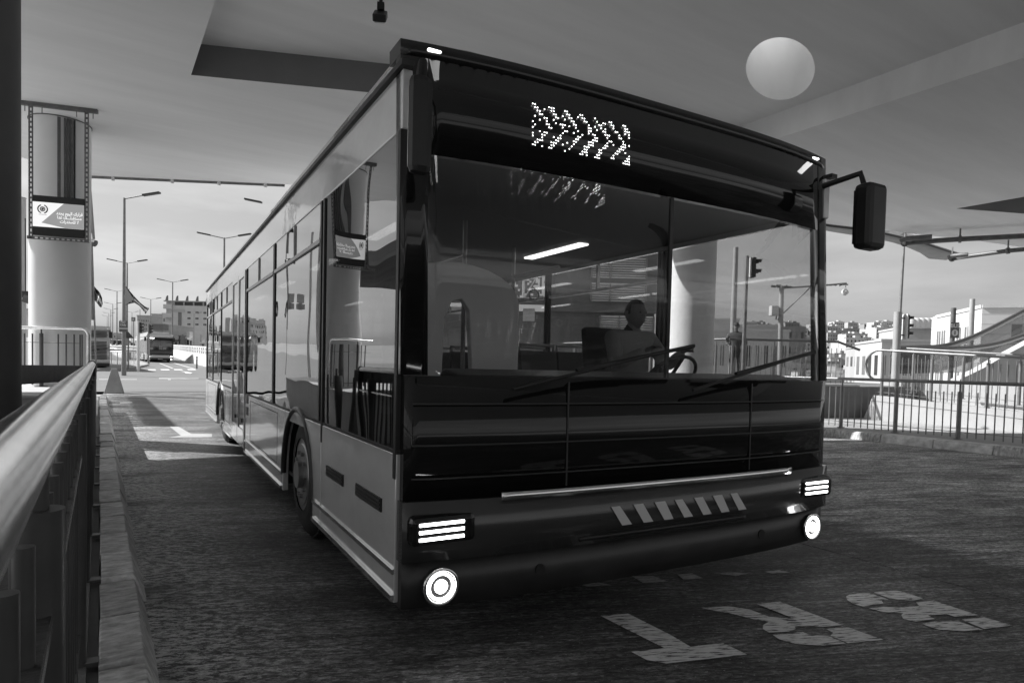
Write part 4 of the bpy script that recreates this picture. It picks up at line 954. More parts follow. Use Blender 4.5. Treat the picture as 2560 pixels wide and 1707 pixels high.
# ================================================================== STREET FURNITURE NEAR AND RIGHT
def signal_head(parent, x, z, s=1, n=3, sc_=1.0):
    mb = MB(); hh = .30*n*sc_; mb.box(x, x+.10*sc_, -.14*sc_, .14*sc_, z, z+hh); b = obj('signal_housing', mb, 'dark_plastic', parent, bevel=.015)
    for k in range(n):
        zc = z+.15*sc_+.30*k*sc_; mb = MB(); pts = []
        R = .115*sc_; nn = 16; vs = []; 
        for q in range(nn+1):
            a = pi*q/nn; 
            for xx in (0, 1): vs.append((x+s*(.10*sc_ if s > 0 else 0)+s*xx*.24*sc_*(1-.35*abs(cos(a))), R*cos(a), zc+R*sin(a)))
        mb.add(vs, [(2*q, 2*q+1, 2*q+3, 2*q+2) for q in range(nn)], True); v = obj('visor', mb, 'dark_plastic', parent); so = v.modifiers.new('t', 'SOLIDIFY'); so.thickness = .012
        mb = MB(); mb.tube([(x+(.101*sc_ if s > 0 else -.001), 0, zc), (x+(.108*sc_ if s > 0 else -.008), 0, zc)], .1*sc_, 20); obj('signal_lens', mb, 'window_dark', parent)
    return b
# traffic light on the right
dT = 20.0; p = at(2240, 900, d=dT); zb = .3; t = thing('traffic_light', 'tall traffic light with three visored lamps beside the right ramp railing', 'traffic light', (p.x, p.y, zb), -PSI)
ztop = at(2240, 780, d=dT).z-zb; mb = MB(); mb.tube([(0, 0, 0), (0, 0, ztop)], .115, 20); obj('pole', mb, 'pole_grey', t); zt2 = at(2252, 560, d=dT).z-zb
mb = MB(); mb.tube([(.06, 0, ztop-.02), (.10, 0, zt2)], [.045, .03], 10); obj('mast', mb, 'rail_grey', t)
z0 = at(2262, 846, d=dT).z-zb; hh = (at(2262, 788, d=dT).z-zb-z0); sg = signal_head(t, .24, z0, 1, 3, hh/.9)
mb = MB(); mb.box(.205, .235, -.16, .16, z0-.03, z0+hh+.03); obj('backing_board', mb, 'white_paint', t)
for z in (z0+.1, z0+hh-.1):
    mb = MB(); mb.box(.10, .21, -.02, .02, z-.02, z+.02); obj('bracket', mb, 'steel_dark', t)
# the one seen through the windscreen
dT = 16.5; p = at(1868, 900, d=dT); t = thing('traffic_light', 'traffic light with two lamps hanging high, seen through the windscreen', 'traffic light', (p.x, p.y, 1.05), -PSI)
z0 = at(1868, 695, d=dT).z-1.05; mb = MB(); mb.tube([(-.1, 0, 0), (-.1, 0, z0+.55)], .05, 12); obj('pole', mb, 'rail_grey', t); signal_head(t, .02, z0, 1, 2, .85)
mb = MB(); mb.box(-.06, -.02, -.13, .13, z0, z0+.5); obj('backing_board', mb, 'white_paint', t)
# camera mast with a dome camera on a long arm
dT = 21; p = at(1951, 930, d=dT); zb = 1.05; t = thing('camera_mast', 'grey mast with braced arm, cable bundle and hanging dome camera', 'camera mast', (p.x, p.y, zb), -PSI)
Lz = lambda x, y: (at(x, y, d=dT)-Vector((p.x, p.y, zb))); loc = lambda x, y: ((Lz(x, y)).dot(_R), 0, Lz(x, y).z)
mb = MB(); mb.tube([loc(1949, 960), loc(1951, 716)], .075, 14); obj('pole', mb, 'pole_grey', t)
mb = MB(); mb.tube([loc(1951, 721), loc(2050, 715), loc(2112, 709)], .03, 8); mb.tube([loc(1957, 783), loc(2023, 719)], .02, 8); obj('arm', mb, 'rail_grey', t)
mb = MB(); rnd = random.Random(3)
for k in range(10): mb.tube([loc(1925+k*5, 717+rnd.uniform(-4, 4)), loc(1929+k*5, 717+rnd.uniform(-4, 4))], .04, 6)
for k in range(14): a = 2045+k*5; mb.tube([loc(a, 713+rnd.uniform(-2.5, 2.5)), loc(a+6, 712+rnd.uniform(-2.5, 2.5))], .022, 6)
obj('cable_bundle', mb, 'steel_dark', t)
mb = MB(); mb.tube([loc(2111, 709), loc(2110, 726)], .015, 6); c = Vector(loc(2109, 732)); mb.tube([c+Vector((0, 0, .12)), c+Vector((0, 0, .05)), c, c+Vector((0, 0, -.06)), c+Vector((0, 0, -.1))], [.04, .10, .11, .08, .02], 14); obj('dome_camera', mb, 'white_paint', t)
mb = MB(); a, b = loc(1923, 790), loc(1942, 765); mb.box(a[0], b[0], -.12, .12, a[2], b[2]); obj('control_box', mb, 'bus_white', t, bevel=.02)
mb = MB(); mb.tube([loc(1940, 785), loc(1938, 798), loc(1944, 800), loc(1947, 790)], .02, 6); obj('box_cable', mb, 'black', t)
# slim mast seen behind the man
p = at(1830, 900, d=24); t = tag(obj('mast', MB().tube([(0, 0, 0), (0, 0, 5.0)], [.12, .09], 12), 'pole_grey'), 'thin pale mast behind the man in the cap', 'mast'); t.location = (p.x, p.y, 1.0)
# BUS sign
dT = 30; p = at(2378, 900, d=dT); zb = g(p.x, p.y); t = thing('bus_sign', 'square grey sign reading BUS over a round bar symbol on a stout pole', 'sign', (p.x, p.y, zb), -PSI)
zt = at(2378, 770, d=dT).z-zb; mb = MB(); mb.tube([(0, 0, 0), (0, 0, zt)], .11, 18); obj('pole', mb, 'paint_grey', t)
a = at(2369, 845, d=dT).z-zb; b = at(2369, 806, d=dT).z-zb; wS = 22*dT/F; mb = MB(); mb.box(-wS/2, wS/2, -.16, -.12, a, b); pl = obj('sign_plate', mb, 'paint_grey', t, bevel=.01)
text('BUS', .24, 'white_paint', t, (0, -.165, b-.17), (pi/2, 0, 0), bold=.006)
mb = MB(); zc = a+(b-a)*.33; mb.tube([(0, -.163, zc), (0, -.168, zc)], .15, 24); s_ = obj('sign_symbol', mb, 'white_paint', t); mb = MB(); mb.box(-.03, .03, -.172, -.169, zc-.09, zc+.09); obj('symbol_bar', mb, 'paint_grey', s_)
p = at(2424, 900, d=36); t = tag(obj('mast', MB().tube([(0, 0, 0), (0, 0, at(2424, 748, d=36).z-g(p.x, p.y))], [.18, .13], 12), 'pole_grey'), 'pale mast standing in front of the white stone building', 'mast'); t.location = (p.x, p.y, g(p.x, p.y))
# round sign seen from behind between the bars
p = at(2410, 930, d=24); t = thing('round_sign', 'round grey sign seen from behind below the escalator rails', 'sign', (p.x, p.y, .1), -PSI+.4); z = at(2410, 892, d=24).z-.1
mb = MB(); mb.tube([(0, 0, 0), (0, 0, z)], .04, 10); obj('pole', mb, 'rail_grey', t); mb = MB(); mb.tube([(0, -.05, z), (0, -.07, z)], .22, 24); obj('disc', mb, 'paint_grey', t)

# ================================================================== LEFT, BEYOND THE COLUMN
# pyramid-shaped concrete block
p = gpt(286, 984); t = MB(); s = .30; zt = .92
t.add([(-s, -s, 0), (s, -s, 0), (s, s, 0), (-s, s, 0), (-.09, -.09, zt), (.09, -.09, zt), (.09, .09, zt), (-.09, .09, zt)], [(3, 2, 1, 0), (4, 5, 6, 7), (0, 1, 5, 4), (1, 2, 6, 5), (2, 3, 7, 6), (3, 0, 4, 7)])
o = tag(obj('concrete_block', t, 'concrete', bevel=.02), 'tapering concrete block standing alone by the left kerb', 'block'); o.location = (p.x, p.y+.3, 0); o.rotation_euler = (0, 0, radians(-8))
mb = MB(); mb.box(-.092, .092, -.092, .092, zt+.001, zt+.012); obj('white_cap', mb, 'white_paint', o)
# equipment pole with boxes, lamp and flag beside the column
dT = 15.5; p = at(240, 900, d=dT); zb = g(p.x, p.y); t = thing('equipment_pole', 'dark pole with equipment boxes and a short lamp beside the pale column', 'pole', (p.x, p.y, .0), -PSI); P0 = Vector((p.x, p.y, 0))
loc = lambda x, y, o_=0: ((at(x, y, d=dT)-P0).dot(_R), o_, at(x, y, d=dT).z)
mb = MB(); mb.tube([loc(233, 445), loc(241, 600)], .03, 8); mb.tube([loc(232, 600), loc(233, 800)], .035, 8); mb.tube([loc(226, 445), loc(232, 585)], .05, 8); mb.tube([loc(236, 600), loc(240, 930)], .02, 8); obj('pole', mb, 'rail_grey', t)
for q in (((219, 697), (231, 722)), ((217, 724), (229, 740)), ((228, 722), (234, 742))):
    a, b = loc(*q[0]), loc(*q[1]); mb = MB(); mb.box(a[0]-.15, b[0], -.1, .1, b[2], a[2]); obj('equipment_box', mb, 'concrete', t, bevel=.01)
mb = MB(); mb.tube([loc(213, 602), loc(226, 604), loc(230, 605)], [.09, .06, .04], 10); mb.tube([loc(230, 604), loc(245, 611)], [.05, .085], 10); obj('spot_lamp', mb, 'paint_grey', t)
mb = MB(); mb.tube([loc(214, 518), loc(229, 518)], .07, 8); mb.tube([loc(224, 508), loc(224, 528)], .03, 8); obj('clamp', mb, 'black', t)
def flag(pix_top, pix_bot, d, ret, label, crumple=.1, fade=False):
    # pix_* polylines from hoist to fly, top and bottom edges
    n = len(pix_top); m_ = 9; T = [at(x, y, d=d+crumple*sin(i*1.9)) for i, (x, y) in enumerate(pix_top)]; B = [at(x, y, d=d+crumple*sin(i*1.9+.6)) for i, (x, y) in enumerate(pix_bot)]
    o0 = T[0].copy(); t = thing('flag', label, 'flag', o0)
    def grid(j0, j1, mm, nm, i1=None):
        mb = MB(); k = 4
        def P(i, j):
            i_ = min(int(i), n-2); f = i-i_; a = T[i_].lerp(T[i_+1], f); b = B[i_].lerp(B[i_+1], f); return a.lerp(b, j)-o0
        NI = (n-1)*4; vs = [tuple(P(ii/4, j0+(j1-j0)*jj/k)) for ii in range(NI+1) for jj in range(k+1)]
        mb.add(vs, [(ii*(k+1)+jj, ii*(k+1)+jj+1, (ii+1)*(k+1)+jj+1, (ii+1)*(k+1)+jj) for ii in range(NI) for jj in range(k)], True)
        q = obj(nm, mb, mm, t); so = q.modifiers.new('t', 'SOLIDIFY'); so.thickness = .008
    grid(0, .333, 'flag_black', 'black_stripe'); grid(.333, .667, 'flag_white', 'white_stripe'); grid(.667, 1, 'flag_green', 'green_stripe')
    mb = MB(); a, b = T[0]-o0, B[0]-o0; c = (T[2].lerp(B[2], .5))-o0; off = -CF*.03; off2 = -CF*.06
    mb.add([tuple(a+off), tuple(c+off), tuple(b+off), tuple(a+off2), tuple(c+off2), tuple(b+off2)], [(0, 1, 2), (3, 4, 5), (0, 1, 4, 3), (1, 2, 5, 4), (2, 0, 3, 5)]); obj('hoist_triangle', mb, 'flag_red', t)
    return t
flag([(236, 716), (243, 724), (250, 733), (255, 745), (257, 760)], [(234, 748), (240, 755), (246, 762), (251, 768), (254, 768)], 15.6, 0, 'small crumpled flag blowing beside the pale column', .08)
# slatted canopy between the columns
cp = thing('slatted_canopy', 'dark slatted canopy seen in the gap left of the pale column', 'canopy', (-8.7, 24.5, 5.0))
for s in (-5.2, 5.2):
    mb = MB(); mb.box(s-.12, s+.12, -5, 6, -.1, .25); obj('edge_beam', mb, 'steel_dark', cp)
sl = MB().box(-5.05, 5.05, -.05, .05, -.12, .12).mesh('slat', 'steel_dark')
for k in range(24): put('slat', sl, cp, (0, -4.8+.46*k, .05), (radians(35), 0, 0))
for x, y in ((-5.2, -4.6), (-5.2, 5.6), (5.2, 5.6)):
    mb = MB(); mb.cyl(x, y, -5.2, -.1, .12); obj('support', mb, 'white_paint', cp)
# added solid roof over the left pavement, only to keep sun off the kerb
cp2 = thing('added_canopy', 'added flat roof left of the deck, blocking sun from the kerb', 'canopy', (-6.3, 2, 6.15))
mb = MB(); mb.box(-.4, 3.3, -9, 13.6, 0, .3); obj('roof_slab', mb, 'ceiling', cp2)
mb = MB()
for y in (-8, -2, 4): mb.cyl(.4, y, -6, -.01, .15)
obj('supports', mb, 'column', cp2)
# spotlight on a drop arm in the gap
p = at(66, 742, d=14); t = thing('spot_light', 'small grey spotlight on a bracket in the gap left of the pale column', 'spotlight', p, -PSI); mb = MB(); mb.box(-.06, .06, -.05, .05, -.02, .12); mb.tube([(-.02, 0, .1), (-.02, 0, 1.7)], .012, 6); obj('bracket', mb, 'dark_plastic', t)
mb = MB(); mb.box(-.02, .32, -.08, .08, -.12, .05); o = obj('lamp_head', mb, 'paint_grey', t, bevel=.02); o.rotation_euler = (0, radians(20), 0)

# junction island with guard fence
isl = [gpt(x, y) for x, y in ((208, 930), (300, 925), (345, 921), (372, 914), (345, 905), (215, 903))]
mb = MB(); nn = len(isl); mb.add([(p.x, p.y, p.z-.1) for p in isl]+[(p.x, p.y, p.z+.15) for p in isl], [tuple(range(nn, 2*nn))]+[(i, (i+1) % nn, (i+1) % nn+nn, i+nn) for i in range(nn)]); struct('traffic_island', mb, 'concrete')
def guard(pixA, pixB, hpx, d, label, nb, posts=6, hh=None):
    A = gpt(*pixA)+Vector((0, 0, .14)); B = gpt(*pixB)+Vector((0, 0, .14)); L = (B-A).length; dA = (A-CAM).dot(CF); hz = hpx*dA/F
    return railing(label, A, B, [L*k/(posts-1) for k in range(posts)], [L*k/nb for k in range(nb+1)], hz, r_rail=.03, h_bar=hz-.02, r_bar=.013, r_post=.03, base=False, mats=('column', 'column'))
guard((247, 921), (321, 917), 36, 50, 'pale guard fence on the traffic island left of the lamp post', 34)
guard((321, 917), (348, 915), 34, 50, 'short guard fence at the island corner by the traffic signal', 12, 3)
def tube_rail(pix, d, r, label):
    P = [at(x, y, d=d) for x, y in pix]; t = thing('pipe_barrier', label, 'barrier', P[0]); mb = MB(); mb.tube([q-P[0] for q in P], r, 10); obj('pipe_rail', mb, 'column', t)
    for q in P[::2]:
        z = g(q.x, q.y); mb = MB(); mb.tube([q-P[0], Vector((q.x-P[0].x, q.y-P[0].y, z-P[0].z))], r*.6, 8); obj('support_post', mb, 'column', t)
tube_rail([(252, 867), (280, 866), (315, 867), (342, 868)], 58, .10, 'upper pale pipe barrier behind the island fence')
tube_rail([(252, 875), (280, 874), (315, 875), (342, 876)], 54, .09, 'lower pale pipe barrier behind the island fence')

# street lamps
def place_top(px, py, h, d0=20, d1=900):
    d = d0
    while d < d1:
        p = at(px, py, d=d)
        if p.z-g(p.x, p.y) >= h: return Vector((p.x, p.y, g(p.x, p.y))), d
        d *= 1.01
    return Vector((p.x, p.y, g(p.x, p.y))), d
def lamp_mesh(double, h=10, arm=1.9):
    pole = MB().tube([(0, 0, 0), (0, 0, 1.2), (0, 0, h)], [.13, .11, .06], 12).mesh('pole', 'rail_grey')
    a = MB().tube([(0, 0, h-.05), (arm*.6, 0, h+.18)], .035, 8).mesh('arm', 'rail_grey')
    hd = MB(); hd.beam((arm*.55, 0, h+.17), (arm*1.05, 0, h+.34), .24, .09); hd = hd.mesh('lamp_head', 'dark_plastic')
    return pole, a, hd
LM = lamp_mesh(True)
def street_lamp(px, py, double, label, h=10, rz=None, group=None, right=True):
    p, d = place_top(px, py, h); s = h/10
    t = thing('street_lamp', label, 'street lamp', p, -PSI if rz is None else rz, group); t.scale = (s, s, s)
    put('pole', LM[0], t); put('arm', LM[1], t); put('lamp_head', LM[2], t)
    if not right:
        for ch in t.children[1:]: ch.scale = (-1, 1, 1)
    if double: put('arm', LM[1], t, scale=(-1, 1, 1)); put('lamp_head', LM[2], t, scale=(-1, 1, 1))
    return t, p, d
tA, pA, dA = street_lamp(311, 492, False, 'tall single-armed street lamp with a flag, nearest on the traffic island', h=10.5)
# keep it standing on the island
street_lamp(318, 657, True, 'double-armed street lamp just right of the flag lamp', h=10)
grp = 'double-armed street lamps along the highway'
for px, py, lb in ((292.6, 727, 'first double-armed street lamp left of the flag pole, larger of the receding row'), (282, 759, 'second double-armed street lamp of the receding row left of the flag pole'), (277, 773, 'third double-armed street lamp of the receding row left of the flag pole'), (272, 783, 'fourth double-armed street lamp of the receding row, small'), (268, 790, 'fifth and smallest double-armed street lamp at the far end of the left row'),
               (561, 592, 'double-armed street lamp rising behind the rear roof of the bus'), (431.7, 704, 'double-armed street lamp in front of the unfinished building'), (377, 748, 'double-armed street lamp above the waiting bus'), (330, 780, 'small double-armed street lamp half hidden behind the flag')):
    street_lamp(px, py, True, lb, group=grp)
street_lamp(700, 512, False, 'near street lamp whose arm peeks over the bus roof', h=10, right=False)
for px, py in ((485, 783), (350, 772), (302, 798)): street_lamp(px, py, False, {485: 'thin single street lamp beside the white apartment block', 350: 'thin single street lamp right of the flag tip', 302: 'tiny single street lamp left of the flag lamp pole'}[px], h=8)
fl_ = flag([(314, 715), (324, 727), (336, 741), (350, 756), (362, 766), (373, 771)], [(314, 763), (322, 760), (336, 757), (348, 764), (358, 776), (364, 785)], dA-.3, 0, 'large three-striped flag streaming from the nearest street lamp', .25)
# "Only" sign on that pole
def plate_sign(px0, py0, px1, py1, d, name, label, cat='sign', txt=None, m1='paint_grey', pole_px=None):
    a, b = at(px0, py0, d=d), at(px1, py1, d=d); c = (a+b)/2; base = Vector((c.x, c.y, g(c.x, c.y))); W_ = abs((b-a).dot(_R)); H_ = abs(b.z-a.z)
    t = thing(name, label, cat, base, -PSI); zc = c.z-base.z; mb = MB(); mb.box(-W_/2, W_/2, -.08, -.04, zc-H_/2, zc+H_/2); obj('sign_plate', mb, m1, t)
    if pole_px is not None:
        mb = MB(); mb.tube([(0, 0, 0), (0, 0, zc+H_/2)], .06, 10); obj('pole', mb, 'rail_grey', t)
    return t, zc, W_, H_
t, zc, W_, H_ = plate_sign(300, 802, 320, 830, dA-.6, 'lane_sign', 'dark rectangular sign reading BRT Only with a white bar, on the flag lamp post')
text('BRT', W_*.36, 'white_paint', t, (0, -.085, zc+H_*.36), (pi/2, 0, 0), bold=.006); text('Only', W_*.36, 'white_paint', t, (0, -.085, zc+H_*.13), (pi/2, 0, 0), bold=.006); mb = MB(); mb.box(-.27, .27, -.09, -.082, zc-H_*.24, zc-H_*.14); obj('white_bar', mb, 'white_paint', t)
t, zc, W_, H_ = plate_sign(329.5, 793, 339, 803, 75, 'square_sign', 'small square sign on a thin pole left of the far traffic signal', pole_px=1)
mb = MB(); mb.box(-W_*.28, W_*.28, -.09, -.082, zc-H_*.28, zc+H_*.28); obj('sign_symbol', mb, 'screen_white' if False else 'stone_grey', t)
# triangular sign
a = at(321, 842, d=48); base = Vector((a.x, a.y, g(a.x, a.y))); t = thing('triangle_sign', 'dark triangular sign seen from behind beside the lane sign', 'sign', base, -PSI); z = a.z-base.z; mb = MB(); mb.prism([(-.45, z-.1), (.45, z-.1), (-.2, z+.62)], 1, -.06, -.03); obj('sign_plate', mb, 'paint_grey', t); mb = MB(); mb.tube([(0, 0, 0), (0, 0, z+.1)], .05, 8); obj('pole', mb, 'rail_grey', t)
# far traffic signals
for px, py0, py1, d, lb in ((346, 806, 832, 44, 'dark far traffic signal on a pole at the island corner'), (372, 812, 834, 62, 'small traffic signal right of the first one, above the waiting bus')):
    a = at(px, py1, d=d); base = Vector((a.x, a.y, g(a.x, a.y))); t = thing('traffic_light', lb, 'traffic light', base, -PSI); z = a.z-base.z; hh = (py1-py0)*d/F
    mb = MB(); mb.tube([(0, 0, 0), (0, 0, z+hh+.1)], .09, 12); obj('pole', mb, 'column' if px == 346 else 'rail_grey', t); signal_head(t, .12, z, 1, 3, hh/.9)
# bollard
p = gpt(492, 922); t = obj('bollard', MB().tube([(0, 0, 0), (0, 0, 1.05)], .06, 12), 'paint_grey'); mb = MB(); mb.tube([(0, 0, .8), (0, 0, .9)], .064, 12); obj('band', mb, 'white_paint', t); tag(t, 'slim bollard on the asphalt near the rear of the bus', 'bollard').location = p
# white underpass parapet with pierced balustrade
A, B = at(425, 895, d=76), at(515, 918, d=43); A = gpt(425, 889); B = gpt(515, 917)
dA_, dB_ = (A-CAM).dot(CF), (B-CAM).dot(CF); tA_ = (888-0, 0)
def pt_up(p, ytop): # raise point until it projects to ytop
    d = (p-CAM).dot(CF); z = p.z
    for _ in range(400):
        q = Vector((p.x, p.y, z))-CAM; y = 853.5+SY-F*q.dot(CU)/q.dot(CF)
        if y <= ytop: break
        z += .05
    return Vector((p.x, p.y, z))
At, Bt = pt_up(A, 862), pt_up(B, 867); nrm_ = Vector((-(B-A).y, (B-A).x, 0)).normalized()*.35
t = thing('parapet_wall', 'long white parapet wall with pierced top behind the waiting bus', 'wall', A)
def lerp(a, b, s): return a+(b-a)*s
hA, hB = (At-A).z, (Bt-B).z; mb = MB()
def slabw(s0, s1, f0, f1):
    P = []
    for s in (s0, s1):
        b = lerp(A, B, s)-A; h = hA+(hB-hA)*s
        P.append((b+Vector((0, 0, h*f0)), b+Vector((0, 0, h*f1))))
    v = [P[0][0], P[1][0], P[1][1], P[0][1]]; v = v+[q+nrm_ for q in v]; mb.add(v, [(0, 1, 2, 3), (7, 6, 5, 4), (0, 1, 5, 4), (1, 2, 6, 5), (2, 3, 7, 6), (3, 0, 4, 7)])
slabw(0, 1, -.2, .62); obj('wall', mb, 'white_paint', t); mb = MB(); slabw(0, 1, .93, 1.0); slabw(0, 1, .76, .80); obj('rails', mb, 'white_paint', t)
for k in range(26):
    s = (k+.2)/26; mb = MB(); slabw(s, s+.018, .62, .93); obj('baluster', mb, 'white_paint', t)

# ------------------------------------------------------------------ buildings, left
def far_box(px0, px1, ytop, d, depth, rz=-PSI, base=None):
    a = at(px0, ytop, d=d); b = at(px1, ytop, d=d); W_ = (b-a).length; gx = g(a.x, a.y) if base is None else base
    return Vector((a.x, a.y, gx)), W_, a.z-gx
def win(parent, x, z, w_, h_, y=0, mm='window_dark', frame=True, k=2):
    mb = MB(); mb.box(x, x+w_, y-.02, y+.06, z, z+h_); o = obj('window', mb, mm, parent)
    if frame:
        mb = MB(); mb.box(x-.08, x+w_+.08, y-.10, y-.021, z-.12, z-.02)
        for q in range(1, k): xx = x+w_*q/k; mb.box(xx-.04, xx+.04, y-.06, y-.021, z, z+h_)
        obj('frame', mb, 'stone_white', o)
    return o
# unfinished apartment block
D1 = 190; o0, W_, H_ = far_box(433, 545, 763, D1, 16); t = thing('apartment_block', 'pale apartment block with unfinished open top floor and concrete stubs', 'building', o0, -PSI); S = D1/F
mb = MB(); mb.box(0, W_, 0, 16, -3, H_); obj('wall', mb, 'stone_white', t)
mb = MB(); mb.box(.2, W_-.2, .2, 15, H_+.01, H_+1.05*1.0); obj('open_floor', mb, 'window_dark', t)
mb = MB(); mb.box(-2.6, W_, -.5, 16, H_+1.06, H_+1.36); obj('roof_slab', mb, 'concrete', t)
for k in range(9): mb = MB(); mb.box(.1+k*2.9, .5+k*2.9, -.1, .2, H_, H_+1.06); obj('pillar', mb, 'concrete', t)
for k in range(5): mb = MB(); x = -2.4+k*3.0*1.0; mb.prism([(x, H_+1.36), (x+.7, H_+1.36), (x+.65, H_+2.9), (x+.35, H_+2.6)], 1, 0, .5); obj('column_stub', mb, 'concrete_dark', t)
mb = MB(); mb.box((412+ (455-412)-433)*S, (460-433)*S, -.12, -.01, -1, H_-2); mb = MB(); mb.box((446-433)*S, (454-433)*S, -.12, -.005, 0.5, (763+0) and H_-1.9); obj('glass_strip', mb, 'window_mid', t)
mb = MB(); mb.box((434-433)*S, (462-433)*S, -.18, -.121, H_-2.0, H_-1.2); obj('sign_band', mb, 'stone_grey', t)
text('— — —', 1.0, 'stone_mid', t, (1.4+S*3, -.19, H_-.7), (pi/2, 0, 0), name='shop_lettering') if False else None
for r in range(3):
    for cx in (469, 489, 509, 529): win(t, (cx-433)*S, H_-(782-763)*S-r*14.8*S, 7.5*S, 4.4*S, 0, 'window_dark')
for k, (z0, z1) in enumerate(((H_-1.1, H_+.2), (H_-3.6, H_-2.4), (H_-6.3, H_-5.2))):
    mb = MB(); mb.box(-2.7, -.01, -.4, 8, z0, z0+.3); mb.box(-2.7, -.3, -.5, -.401, z0, z1); obj('balcony', mb, 'stone_white', t)
mb = MB(); mb.box(-2.4, -.02, .6, 12, -3, H_+1.0); obj('side_wing', mb, 'stone_mid', t)
mb = MB(); mb.box(-2.6, W_, -2.2, -.2, .2, .5); obj('shop_canopy', mb, 'concrete_light', t)
# other buildings between lamp and block
def block(px0, px1, yt, d, label, mm, rows, cols, rz=0, name='building', depth=14):
    o0, W_, H_ = far_box(px0, px1, yt, d, depth); bb_ = at(px1, yt, d=d); t = thing(name, label, 'building', o0, atan2(bb_.y-o0.y, bb_.x-o0.x)+rz-(radians(14) if px0 > 1500 else 0)); mb = MB(); mb.box(0, W_, 0, depth, -3, H_); mb.box(-.15, W_+.15, -.15, depth, H_+.001, H_+.35); obj('wall', mb, mm, t)
    for r in range(rows):
        for c in range(cols):
            ww = W_/cols; win(t, ww*(c+.28), H_-1.1-(r+.55)*(H_-1)/rows, ww*.42, (H_-1)/rows*.42, 0, random.choice(('window_dark', 'window_mid')), frame=d < 130)
    for q in range(rows):
        for c in range(4):
            mb = MB(); z = H_-1.1-(q+.55)*(H_-1)/rows; y = 1.6+c*depth/4.3; mb.box(-.05, .05, y, y+1.5, z, z+(H_-1)/rows*.42); obj('window', mb, random.choice(('window_dark', 'window_mid')), t)
    return t
block(343, 373, 790, 230, 'mid-grey office block with vertical glazing behind the flag tip', 'stone_mid', 6, 7, name='office_block')
block(379, 402, 786, 260, 'pale building with rooftop clutter between office and apartment block', 'stone_grey', 4, 5)
block(378, 409, 812, 150, 'low building with a dark sloping roof just above the waiting bus', 'stone_mid', 1, 4)
a = at(379, 812, d=149); mb = MB(); mb.box(0, 31*149/F, -.4, 2, 0, 1.3); o = tag(obj('awning', mb, 'concrete_dark'), 'dark awning strip along the low building above the waiting bus', 'awning'); o.location = at(379, 813, d=149)-Vector((0, 0, 1.0)); o.rotation_euler = (0, 0, -PSI)
block(406, 434, 785, 200, 'narrow building with balconies left of the apartment block', 'stone_grey', 4, 3)
block(255, 290, 832, 420, 'low distant row of buildings at the end of the highway', 'stone_grey', 1, 6)
# shops and clutter at the foot of the block
rn = random.Random(11)
for k in range(10):
    px = 436+k*7.5; h = rn.uniform(2.2, 4.5); p = at(px, 870, d=150+rn.uniform(-15, 15)); z = g(p.x, p.y); t = thing('shop_stall', ['small','dark','pale','narrow','low','grey','wide','tall','plain','last'][k]+' roadside shop below the apartment block, '+['leftmost in the row','second from the left','third from the left','fourth from the left','fifth from the left','sixth from the left','seventh from the left','eighth from the left, nearly behind the bus','ninth from the left, behind the bus','furthest right, behind the bus'][k], 'shop', (p.x, p.y, z), -PSI+rn.uniform(-.3, .3), 'roadside shops below the apartment block')
    mb = MB(); mb.box(0, .8, 0, 2, 0, h); obj('wall', mb, rn.choice(('stone_white', 'stone_mid', 'concrete_dark')), t); mb = MB(); mb.box(-.1, .9, -.5, 0, h*.6, h*.7); obj('awning', mb, rn.choice(('white_paint', 'dark_plastic')), t)
    mb = MB(); mb.box(.1, .6, -.03, -.005, .2, h*.55); obj('doorway', mb, 'window_dark', t)
# parked cars
def car_parts():
    b = MB(); pr = [(-2.1, .35), (-2.15, .65), (-1.5, .85), (-.9, 1.32), (.7, 1.36), (1.5, .92), (2.1, .82), (2.15, .4)]
    b.prism([(x, z) for x, z in pr], 1, -.82, .82); b = b.mesh('body', 'bus_white'); b2 = b.copy(); b2.materials.clear(); b2.materials.append(MATS['dark_plastic'])
    gl_ = MB(); gl_.prism([(-1.35, .88), (-.86, 1.26), (.66, 1.30), (1.35, .93)], 1, -.83, .83); gl_ = gl_.mesh('windows', 'window_dark')
    wh = MB().tube([(0, -.06, 0), (0, .1, 0)], .32, 16).mesh('wheel', 'rubber'); return b, b2, gl_, wh
CP = car_parts()
for k, (px, py, d, dk) in enumerate(((437, 866, 140, 1), (444, 863, 142, 0), (452, 866, 138, 1), (463, 866, 136, 0), (474, 867, 132, 0), (484, 868, 130, 1), (300, 853, 190, 1), (285, 850, 200, 0), (322, 849, 190, 0), (262, 846, 230, 1), (270, 842, 260, 0))):
    p = at(px, py, d=d); t = thing('parked_car', ('dark' if dk else 'white')+' car on the far road '+('behind the parapet wall' if px > 400 else 'near the highway lamps')+['', ', leftmost there', ', half behind another', ', mid-row', ', nearer the bus', ', next to the bus rear', '', ', a little left', ', a little right', ', furthest left', ', smallest'][k], 'car', (p.x, p.y, g(p.x, p.y)), rn.uniform(-.3, .3)-PSI)
    put('body', CP[dk], t); put('windows', CP[2], t)
    for x in (-1.35, 1.35):
        for y in (-.78, .7): put('wheel', CP[3], t, (x, y, .32))
# highway carriageway kerb and barrier sweeping away on the left
mb = MB(); P = [at(x, y, d=d) for x, y, d in ((262, 838, 330), (268, 847, 190), (276, 856, 120), (292, 863, 90), (320, 866, 75))]
P = [Vector((p.x, p.y, g(p.x, p.y))) for p in P]; vs = []
for p in P: vs += [(p.x-.3, p.y, p.z), (p.x-.3, p.y, p.z+.9), (p.x+.3, p.y, p.z+.9), (p.x+.3, p.y, p.z)]
mb.add(vs, [(4*i+k, 4*i+k+1, 4*i+k+5, 4*i+k+4) for i in range(len(P)-1) for k in range(3)], True); tag(obj('road_barrier', mb, 'white_paint'), 'white concrete barrier curving away along the highway', 'barrier')

